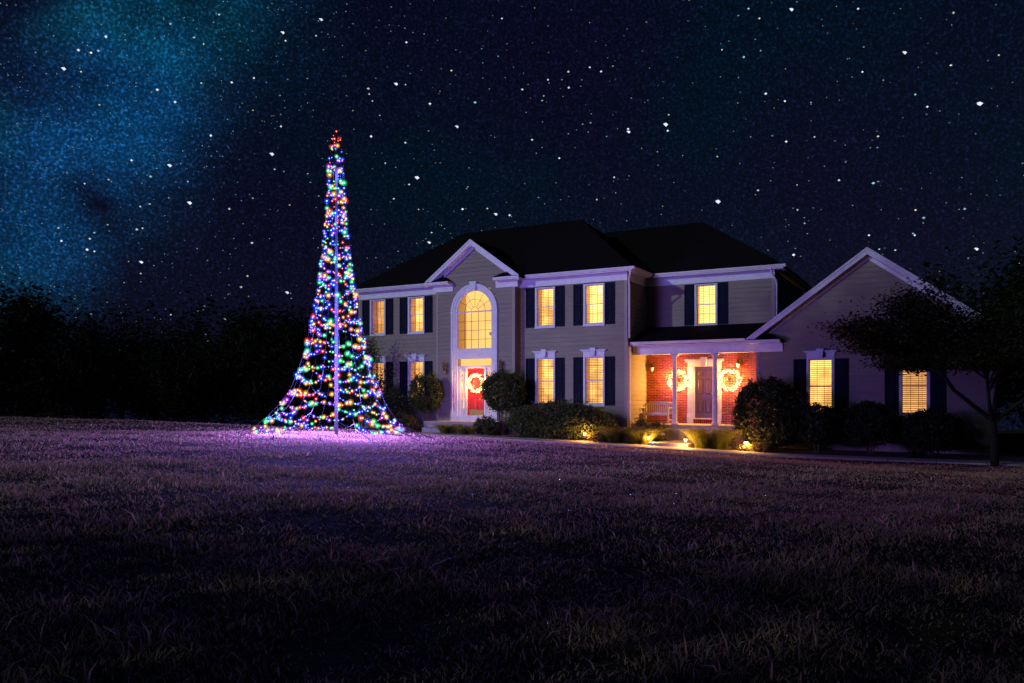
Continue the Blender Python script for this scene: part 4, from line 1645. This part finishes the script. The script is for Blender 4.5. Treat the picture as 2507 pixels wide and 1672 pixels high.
for (z, e, c_) in ((0.34, 56, (0.46, 0.22, 1.0)), (0.55, 70, (0.38, 0.19, 1.0)), (1.0, 88, (0.32, 0.17, 1.0)), (1.6, 74, (0.18, 0.16, 1.0)), (2.4, 54, (0.12, 0.16, 1.0)),
                   (3.4, 30, (0.14, 0.15, 1.0)), (4.6, 18, (0.12, 0.15, 1.0)), (5.6, 14, (0.14, 0.14, 1.0)), (6.7, 12, (0.16, 0.14, 1.0))):
    r0 = prof_r(z) * 0.95 + 0.02
    for k in range(4):
        a = k * 1.571 + z * 1.3
        point('string_glow', (r0 * math.cos(a), r0 * math.sin(a), z), e / 4 * TREE_POWER, c_, 0.10, tree)

# ------------------------------------------------------------------ planting


def shrub(name, label, cat, u, v, zc, rad, n, size, m, seed, k=40, stems=0, group=None, shell=0.75, spread=0.22, asp=0.55, z_abs=True):
    p = hw(u, v)
    g0 = gz(p.x, p.y) + 0.02
    t = thing(name, label, cat, (p.x, p.y, g0), -TH, group)
    c = clumps(n, rad, k, seed, spread, shell)
    c[:, 2] += zc - g0
    c = c[c[:, 2] > 0.03]
    link('foliage', leaf_mesh('foliage', c, size, m, asp=asp, seed=seed), t)
    g_ = random.Random(seed)
    st = MB()
    for s in range(max(1, stems)):
        a = g_.uniform(0, 6.28)
        b0_ = Vector((0.05 * math.cos(a), 0.05 * math.sin(a), -0.05))
        top_ = Vector((rad[0] * 0.5 * math.cos(a) * g_.uniform(0.2, 1), rad[1] * 0.5 * math.sin(a), zc - g0 + rad[2] * 0.2))
        mid = b0_.lerp(top_, 0.5) + Vector((g_.uniform(-.08, .08), g_.uniform(-.08, .08), 0))
        r0 = 0.035 if stems <= 2 else 0.022
        st.tube([b0_, mid, top_], [r0, r0 * 0.75, r0 * 0.4], 6)
        for q in range(5):
            f_ = g_.uniform(0.45, 0.95)
            s0 = b0_.lerp(top_, f_)
            d_ = Vector((g_.uniform(-1, 1), g_.uniform(-1, 1), g_.uniform(0.1, 1))).normalized() * max(rad) * 0.6
            st.tube([s0, s0 + d_ * 0.5 + Vector((0, 0, 0.03)), s0 + d_], [r0 * 0.45, r0 * 0.3, 0.004], 4)
    st.build('stem', M_BARK, t)
    return t


shrub('shrub', 'small ball topped shrub tree on a thin trunk beside the lower left window', 'shrub', -6.15, -1.25, 0.10, (0.66, 0.66, 0.80), 10500, 0.075, M_LEAF, 31, 190, 1, spread=0.085, shell=0.90)
shrub('shrub', 'round topped multi stemmed shrub tree between the red door and the first window', 'shrub', -2.35, -1.30, 0.14, (0.84, 0.80, 0.76), 15000, 0.075, M_LEAF, 32, 220, 5, spread=0.085, shell=0.90)
shrub('shrub', 'tall loose dark shrub in front of the far end windows, behind the light tree', 'shrub', -9.2, -1.6, 0.45, (1.35, 0.9, 2.05), 9000, 0.09, M_LEAF_DK, 33, 60, 4, spread=0.17)
shrub('shrub', 'wide dark shrub between the light tree and the ball topped shrub', 'shrub', -7.55, -1.75, -0.60, (1.05, 0.7, 1.0), 8000, 0.085, M_LEAF_DK, 34, 100, 4, spread=0.13)
shrub('shrub', 'low russet leaved bush at the end of the front steps', 'shrub', -7.05, -2.1, -1.18, (0.60, 0.5, 0.48), 4200, 0.07, M_LEAF_RED, 35, 60, 4, spread=0.13)
shrub('shrub', 'low green bush tight against the front steps', 'shrub', -6.2, -2.2, -1.22, (0.50, 0.45, 0.42), 4200, 0.07, M_LEAF_OL, 36, 60, 4, spread=0.13)
shrub('shrub', 'small dark round bush where the front steps meet the long clipped shrub', 'shrub', -2.75, -2.0, -1.22, (0.50, 0.45, 0.48), 4600, 0.07, M_LEAF, 37, 60, 4, spread=0.13)
shrub('shrub', 'long clipped dark shrub under the two lower windows', 'shrub', 0.05, -1.35, -1.02, (2.15, 0.85, 0.72), 30000, 0.082, M_LEAF, 38, 380, 12, spread=0.075, shell=0.90)
shrub('shrub', 'small leafy bush in front of the white bench', 'shrub', 3.35, -0.15, -1.22, (0.62, 0.35, 0.32), 2200, 0.07, M_LEAF_OL, 39, 24, 4)
shrub('shrub', 'thin twiggy bush at the end of the long clipped shrub', 'shrub', 2.0, -1.3, -1.25, (0.45, 0.4, 0.45), 1300, 0.06, M_LEAF, 40, 20, 5)
shrub('shrub', 'big round clipped bush at the corner of the brick porch', 'shrub', 7.75, -0.95, -0.62, (1.16, 1.0, 1.14), 32000, 0.082, M_LEAF_DK, 41, 420, 8, spread=0.06, shell=0.93)
shrub('shrub', 'dark rounded bush below the first gable window', 'shrub', 9.25, -0.95, -0.98, (0.78, 0.7, 0.66), 13000, 0.08, M_LEAF_DK, 42, 220, 5, spread=0.075, shell=0.90)
shrub('shrub', 'dark flat topped bush between the two gable windows', 'shrub', 10.85, -0.9, -0.92, (0.92, 0.7, 0.66), 13000, 0.08, M_LEAF_DK, 43, 220, 5, spread=0.075, shell=0.90)
shrub('shrub', 'dark bush below the window behind the maple', 'shrub', 12.55, -0.9, -1.12, (0.85, 0.7, 0.62), 13000, 0.08, M_LEAF_DK, 44, 220, 5, spread=0.075, shell=0.90)
shrub('shrub', 'low spreading plant by the path light under the big round bush', 'shrub', 7.55, -1.95, -1.72, (0.55, 0.35, 0.22), 1400, 0.06, M_LEAF_OL, 45, 22, 3)
shrub('shrub', 'low pale leaved plant by the path light under the lower windows', 'shrub', 1.95, -1.95, -1.55, (0.42, 0.3, 0.2), 1100, 0.06, M_LEAF_OL, 46, 18, 3)
shrub('shrub', 'low twiggy bush between the second grass clump and the big round bush', 'shrub', 6.75, -1.5, -1.45, (0.4, 0.4, 0.35), 900, 0.055, M_LEAF_RED, 47, 18, 5)


def grass_clump(label, u, v, n, h, spread, seed, m=M_BLADE, name='ornamental_grass', cat='grass clump', group=None, w=0.010, lean=0.85):
    p = hw(u, v)
    t = thing(name, label, cat, (p.x, p.y, gz(p.x, p.y) + 0.02), 0, group)
    g_ = np.random.default_rng(seed)
    a = g_.uniform(0, 2 * math.pi, n)
    r0 = spread * 0.45 * np.sqrt(g_.uniform(size=n))
    roots = np.stack([r0 * np.cos(a), r0 * np.sin(a), np.zeros(n)], 1)
    hs = h * g_.uniform(0.40, 1.1, n)
    ln = g_.uniform(0.15, 1.0, n) * lean
    a2 = a + g_.normal(size=n) * 0.5
    le = np.stack([ln * np.cos(a2), ln * np.sin(a2)], 1)
    link('blades', blades(roots, hs, np.full(n, w) * g_.uniform(0.7, 1.4, n), le, m, 'blades', seed, seg=5, bend=1.15), t)
    return t


grass_clump('tall arching grass clump under the bench end of the porch', 2.75, -1.75, 3200, 1.25, 0.95, 51)
grass_clump('tall arching grass clump beside the path light at the porch landing', 3.50, -1.75, 3200, 1.22, 0.95, 52)
grass_clump('tall arching grass clump between the porch landing and the round bush', 6.0, -1.75, 4600, 1.42, 1.15, 53)
grass_clump('low strappy grass beside the front step', -4.15, -2.45, 900, 0.80, 0.70, 54, M_BLADE, w=0.022)
grass_clump('low strappy grass between the front step and the small round bush', -3.35, -2.40, 900, 0.78, 0.70, 55, M_BLADE, w=0.022)
grass_clump('spiky dark yucca in the bed below the maple', 12.2, -2.1, 60, 0.75, 0.3, 56, M_LEAF_DK, 'yucca', 'yucca', w=0.05, lean=0.9)
# pale flowers by the landing
fl = thing('hosta', 'small pale flowering plant beside the porch landing', 'flower', hw(4.05, -0.95, hg(4.05, -0.95) + 0.02), -TH)
c = clumps(160, (0.28, 0.2, 0.14), 10, 61, 0.3)
c[:, 2] = np.abs(c[:, 2]) + 0.05
link('leaves', leaf_mesh('leaves', c, 0.11, M_LEAF, asp=0.6, seed=61), fl)
c = clumps(40, (0.10, 0.08, 0.06), 5, 62, 0.3)
c[:, 2] += 0.36
link('petals', leaf_mesh('petals', c, 0.05, mat('pale_petal', (0.6, 0.58, 0.45), 0.6, attr='tint'), asp=0.8, seed=62, bright=(0.8, 1.1)), fl)


def branch_tree(name, label, cat, loc, h, spread, crown_n, size, m, seed, fork=0.45, trunk_r=0.09, layers=26, flat=0.35, crown_lo=0.3, group=None, asp=0.55, cl=0.28, bark=None):
    """trunk with forking limbs; leaf sprays at limb ends in flattened layers"""
    g_ = random.Random(seed)
    gn = np.random.default_rng(seed)
    t = thing(name, label, cat, loc, 0, group)
    tk = MB()
    tips = []
    base = Vector((0, 0, -0.15))
    fz = h * fork * 0.55
    f0 = Vector((g_.uniform(-.08, .08), g_.uniform(-.08, .08), fz))
    tk.tube([base, base.lerp(f0, 0.5) + Vector((0.04, 0.02, 0)), f0], [trunk_r, trunk_r * 0.85, trunk_r * 0.8], 9)
    nl = 6
    for i in range(nl):
        a = 2 * math.pi * i / nl + g_.uniform(-0.3, 0.3)
        rr = spread * g_.uniform(0.35, 0.55)
        e1_ = Vector((rr * math.cos(a), rr * math.sin(a), h * g_.uniform(0.50, 0.72)))
        m1 = f0.lerp(e1_, 0.5) + Vector((0, 0, -0.06 * h))
        tk.tube([f0, m1, e1_], [trunk_r * 0.6, trunk_r * 0.42, trunk_r * 0.28], 7)
        for j in range(max(2, layers // nl)):
            b = a + g_.uniform(-0.75, 0.75)
            r2 = spread * g_.uniform(0.45, 1.0)
            z2 = h * (crown_lo + (1.0 - crown_lo) * g_.random() * math.sqrt(max(0.05, 1 - (r2 / spread) ** 2 * 0.75)))
            e2 = Vector((r2 * math.cos(b), r2 * math.sin(b), z2))
            s0 = m1.lerp(e1_, g_.uniform(0.2, 1.0))
            tk.tube([s0, s0.lerp(e2, 0.55) + Vector((0, 0, 0.05 * h)), e2], [trunk_r * 0.24, trunk_r * 0.15, 0.006], 5)
            tips.append((e2, s0))
    tk.build('trunk', bark or M_BARK, t)
    per = crown_n // len(tips)
    cs = []
    for (e2, s0) in tips:
        f_ = gn.uniform(0.25, 1.08, per) ** 0.7
        ctr = np.array(s0)[None] * (1 - f_[:, None]) + np.array(e2)[None] * f_[:, None]
        sp = spread * cl * (0.5 + 0.6 * f_)[:, None]
        cs.append(ctr + gn.normal(size=(per, 3)) * sp * np.array([0.55, 0.55, 0.55 * flat])[None])
    cs = np.concatenate(cs, 0)
    cs = cs[cs[:, 2] > h * crown_lo * 0.55]
    link('crown', leaf_mesh('crown', cs, size, m, asp=asp, seed=seed, upness=0.9), t)
    return t


mp = hw(14.05, -3.9)
branch_tree('maple_tree', 'spreading dark maple with a forked trunk in front of the garage gable', 'tree', (mp.x, mp.y, gz(mp.x, mp.y)), 5.2, 4.0, 80000, 0.090, M_LEAF_MP, 71, fork=0.42, trunk_r=0.11, layers=108, flat=0.24, crown_lo=0.50, asp=0.5, cl=0.14, bark=mat('dark_bark', (0.018, 0.016, 0.011), 0.95, var=0.35, vscale=12, bump=0.6, bscale=40, stretch=(3, 3, 0.6), spec=0.05))

# woods behind the lawn and behind the house
proto = []
for k, (h, sp, sd) in enumerate(((10.5, 4.6, 81), (8.6, 4.2, 82), (12.0, 4.8, 83))):
    proto.append((h, sp, sd))
woods = [(-37, 56, 0, 1.12), (-30, 60, 2, 0.72), (-25, 55, 1, 0.80), (-19, 60, 0, 0.98), (-14.5, 56, 2, 0.80), (-10, 62, 1, 0.98), (-43, 50, 1, 1.2), (-5, 66, 0, 0.8),
         (-33, 47, 1, 0.85), (-48, 62, 2, 1.0), (-40, 68, 0, 1.2), (-33, 72, 2, 1.05), (-26, 70, 0, 1.2), (-19, 74, 2, 1.05), (-12, 72, 0, 1.1), (-30, 52, 1, 0.8), (-20, 54, 1, 0.8), (-12, 54, 1, 0.72), (-22, 50, 1, 0.62), (-27.5, 47, 1, 0.55), (-16, 51, 1, 0.52)]
made = {}
for (x, y, k, s) in woods:
    h, sp, sd = proto[k]
    lab = 'dark leafy tree in the woods beyond the lawn'
    grp = 'trees of the dark woods beyond the lawn'
    if k not in made:
        o = branch_tree('woodland_tree', lab, 'tree', (x, y, gz(x, y)), h, sp, 7500, 0.32, M_LEAF_WD, sd, fork=0.3, trunk_r=0.22, layers=40, flat=0.8, crown_lo=0.10, group=grp, cl=0.30)
        made[k] = o
    else:
        src = made[k]
        o = src.copy()
        col.objects.link(o)
        o.location = (x, y, gz(x, y))
        o.rotation_euler = (0, 0, x * 1.7)
        for chd in src.children:
            cc_ = chd.copy()
            col.objects.link(cc_)
            cc_.parent = o
    o.scale = (s, s, s)
labs = ['dark tree rising behind the roof of the garage wing', 'dark tree at the edge of the view behind the maple', 'dark tree top showing over the ridge of the main roof']
for (x, y, k, s, lab) in ((20.5, 38.5, 0, 0.82, labs[0]), (24.5, 35, 1, 0.98, labs[1]), (17.5, 41, 2, 0.70, 'dark tree just behind the peak of the garage gable'), (27.5, 39, 0, 1.0, 'tallest dark tree behind the maple at the edge of the view'), (22.5, 30.0, 1, 0.42, 'low dark tree beside the far end of the garage wing'), (-3.5, 47.5, 2, 0.98, labs[2])):
    src = made[k]
    o = src.copy()
    col.objects.link(o)
    o.location = (x, y, gz(x, y))
    o.rotation_euler = (0, 0, x)
    o.scale = (s, s, s)
    o['label'] = lab
    o['group'] = 'trees behind the house'
    for chd in src.children:
        cc_ = chd.copy()
        col.objects.link(cc_)
        cc_.parent = o

# unseen foliage added beside the camera to shade the near lawn and garage wing
hd = thing('shade_hedge', 'unseen leaf screen added to shade the near lawn', 'shade_hedge', (-4.5, -2.5, gz(-4.5, -2.5)), math.atan2(-13, 9))
c = clumps(30000, (8.5, 0.75, 1.0), 420, 91, 0.10, 0.8)
c[:, 2] = (c[:, 2] + 1.0) * np.random.default_rng(5).uniform(0.35, 3.9, len(c))
c = c[c[:, 2] > 0.02]
link('foliage', leaf_mesh('foliage', c, 0.16, M_LEAF_DK, asp=0.7, seed=91), hd)
hs_ = MB()
for k in range(15):
    x = -7.7 + k * 1.1
    hs_.tube([(x, 0, -0.1), (x + 0.1, 0.05, 0.9), (x - 0.05, 0.0, 1.9)], [0.05, 0.04, 0.02], 6)
hs_.build('stem', M_BARK, hd)
branch_tree('shade_tree', 'unseen open crowned tree added to shade the garage wing', 'tree', (-22.9, 1.8, gz(-22.9, 1.8)), 18.2, 6.3, 19000, 0.32, M_LEAF_DK, 92, fork=0.35, trunk_r=0.25, layers=60, flat=0.9, crown_lo=0.42, cl=0.30)

# ------------------------------------------------------------------ lawn grass


def scatter(n, y0, y1, marg=2.0):
    y = np.sqrt(rng.uniform(y0 * y0, y1 * y1, n))
    x = rng.uniform(-1, 1, n) * (0.68 * y + marg)
    u, v = to_house(x, y)
    ok = v < -3.5
    return x[ok], y[ok]


GR_, GHt, GW, GLn, GT = [], [], [], [], []
for (n, y0, y1, hgt, wid) in ((70000, 2.4, 6.5, 0.062, 0.0080), (110000, 6.5, 12.0, 0.052, 0.0100), (120000, 12.0, 21.0, 0.045, 0.015), (60000, 21.0, 36.0, 0.045, 0.022)):
    x, y = scatter(n, y0, y1)
    k = len(x)
    # uneven growth: tufts and thin patches
    dens = np.sin(x * 1.7 + 0.6 * y) * np.sin(y * 2.3 - 0.4 * x) + 0.6 * np.sin(x * 4.1) * np.sin(y * 5.3)
    keep = rng.uniform(size=k) < 0.68 + 0.32 * dens
    x, y, dens = x[keep], y[keep], dens[keep]
    k = len(x)
    GR_.append(np.stack([x, y, ground(x, y) - 0.005], 1))
    big = rng.uniform(size=k) < 0.03
    hh = hgt * rng.uniform(0.35, 1.3, k) * (1 + 0.35 * dens)
    hh = np.where(big, hh * 2.1, hh)
    GHt.append(hh)
    GW.append(wid * rng.uniform(0.6, 1.4, k) * np.where(big, 1.7, 1.0))
    a = rng.uniform(0, 2 * math.pi, k)
    ln = np.abs(rng.normal(size=k)) * 0.9 + 0.15
    GLn.append(np.stack([ln * np.cos(a), ln * np.sin(a)], 1))
    b = rng.uniform(0.55, 1.3, k)
    dry = rng.uniform(size=k)
    GT.append(np.stack([b * np.where(dry > 0.5, 1.15, 0.75), b * np.where(dry > 0.5, 1.0, 0.95), b * np.where(dry > 0.5, 0.95, 0.7), np.ones(k)], 1))
lg = link('lawn_grass', blades(np.concatenate(GR_), np.concatenate(GHt), np.concatenate(GW), np.concatenate(GLn), M_GRASS, 'lawn_grass', 5, seg=2, bend=0.5, tint=np.concatenate(GT)))
tag(lg, 'dewy lawn grass sloping up to the light tree', 'grass', kind='stuff')

# dew drops on the blades
dx, dy = scatter(3200, 2.8, 11.0, 1.0)
dw = MB()
dr_ = rng.uniform(0.0016, 0.0034, len(dx)) * (0.6 + dy / 9.0)
dz_ = ground(dx, dy) + rng.uniform(0.03, 0.085, len(dx))
BALL = MB().ball((0, 0, 0), 1.0, 6)
bv_, bf_ = np.array(BALL.v), BALL.f
dv_ = (bv_[None] * dr_[:, None, None] + np.stack([dx, dy, dz_], 1)[:, None]).reshape(-1, 3)
tri = []
for f_ in bf_:
    tri.append(f_[:3])
    if len(f_) == 4:
        tri.append((f_[0], f_[2], f_[3]))
tri = np.array(tri)
df_ = (tri[None] + (np.arange(len(dx)) * len(bv_))[:, None, None]).reshape(-1, 3)
dwo = link('dew', np_mesh('dew', dv_, df_, mat('dew_drop', (0.75, 0.78, 0.85), 0.22, metal=0.9), smooth_=True))
tag(dwo, 'dew drops glinting on the lawn grass', 'dew', kind='stuff')

# ------------------------------------------------------------------ stars
SR = random.Random(99)
sv, sf, sc = [], [], []
OCT = [(1, 0, 0), (-1, 0, 0), (0, 1, 0), (0, -1, 0), (0, 0, 1), (0, 0, -1)]
OF = [(0, 2, 4), (2, 1, 4), (1, 3, 4), (3, 0, 4), (2, 0, 5), (1, 2, 5), (3, 1, 5), (0, 3, 5)]


def star(dv, mr, c, ex=1.0):
    D = 1500.0
    p = dv * D
    r0 = mr * D * 0.001
    s = dv.cross(Vector((0, 0, 1)))
    s = s.normalized() if s.length > 1e-4 else Vector((1, 0, 0))
    t = s.cross(dv)
    n = len(sv)
    for (x, y, z) in OCT:
        sv.append(p + s * (x * r0 * ex) + t * (z * r0) + dv * (y * r0))
    for f_ in OF:
        sf.append(tuple(i + n for i in f_))
    sc.extend([(*c, 1)] * 6)


BRIGHT = [(147, 158, 3.0), (625, 354, 3.4), (436, 466, 3.4), (390, 380, 3.0), (958, 408, 3.4), (1649, 463, 4.2), (1529, 286, 3.8), (1444, 303, 2.7), (1139, 492, 2.7),
          (986, 557, 2.6), (660, 672, 2.8), (325, 602, 2.6), (200, 573, 2.3), (141, 553, 2.0), (1050, 291, 2.7), (910, 193, 2.7), (987, 238, 2.1), (2250, 238, 3.6),
          (2078, 121, 2.8), (1818, 22, 2.8), (1822, 585, 2.5), (2338, 604, 2.8), (2243, 572, 2.8), (738, 45, 2.6), (650, 75, 2.6), (852, 313, 2.5), (484, 311, 2.5),
          (402, 234, 2.2), (361, 206, 2.2), (180, 115, 2.3), (243, 84, 2.2), (209, 121, 2.0), (1062, 480, 2.2), (1170, 494, 2.1), (1758, 215, 2.1), (1533, 300, 2.0),
          (302, 368, 2.1), (645, 290, 1.9), (583, 179, 1.9), (532, 189, 1.9), (1442, 296, 1.9), (1380, 164, 1.9), (1258, 183, 1.8), (1284, 363, 1.9), (1410, 407, 1.8),
          (933, 97, 1.8), (2129, 245, 1.9), (1980, 165, 1.8), (1805, 325, 1.9), (1802, 232, 1.9), (1970, 20, 1.8), (2380, 360, 1.8), (1995, 540, 1.8), (2100, 540, 1.8)]
for (x, y, s) in BRIGHT:
    w_ = SR.uniform(0.75, 1.0)
    dv = skydir(x * 1.0664, y * 1.0664)
    star(dv, s * 0.60, (1.0 * w_, 1.05 * w_, 1.25 * w_), SR.uniform(1.0, 1.35))
    if s > 2.5:
        star((dv + Vector((-0.0016, 0, 0.0009))).normalized(), s * 0.26, (0.8, 0.85, 1.0), 2.0)
for k in range(11500):
    z = SR.uniform(0.0, 1.0)
    a = SR.uniform(0, 2 * math.pi)
    q = math.sqrt(1 - z * z)
    dv = Vector((q * math.cos(a), q * math.sin(a), z))
    m_ = SR.random()
    mr = 0.48 + 0.50 * m_ ** 2
    if m_ > 0.95:
        mr = SR.uniform(0.95, 1.3)
    b = SR.uniform(0.04, 0.38) + (0.5 if m_ > 0.88 else 0.0)
    tn = SR.choice(((0.75, 0.95, 1.0), (0.45, 0.90, 1.0), (1.0, 0.95, 0.75), (0.85, 0.9, 1.0)))
    star(dv, mr, (b * tn[0], b * tn[1], b * tn[2]), SR.uniform(1.0, 1.6))
# more stars crowd into the milky way
for k in range(9500):
    a = SR.uniform(0, 2 * math.pi)
    e_a = band_n.orthogonal().normalized()
    e_b = band_n.cross(e_a)
    dv = (e_a * math.cos(a) + e_b * math.sin(a) + band_n * SR.gauss(0.02, 0.10)).normalized()
    if dv.z < 0.0:
        continue
    b = SR.uniform(0.06, 0.55)
    star(dv, SR.uniform(0.30, 0.60), (b * 0.35, b * 0.85, b * 1.1), SR.uniform(1, 1.5))
sm = np_mesh('stars', np.array([tuple(p) for p in sv]), np.array(sf), emit('starlight', (1, 1, 1), 1.0, sample=False, attr='tint'), colors=np.array(sc))
so_ = link('stars', sm)
tag(so_, 'white and bluish stars scattered over the night sky', 'stars', kind='stuff')
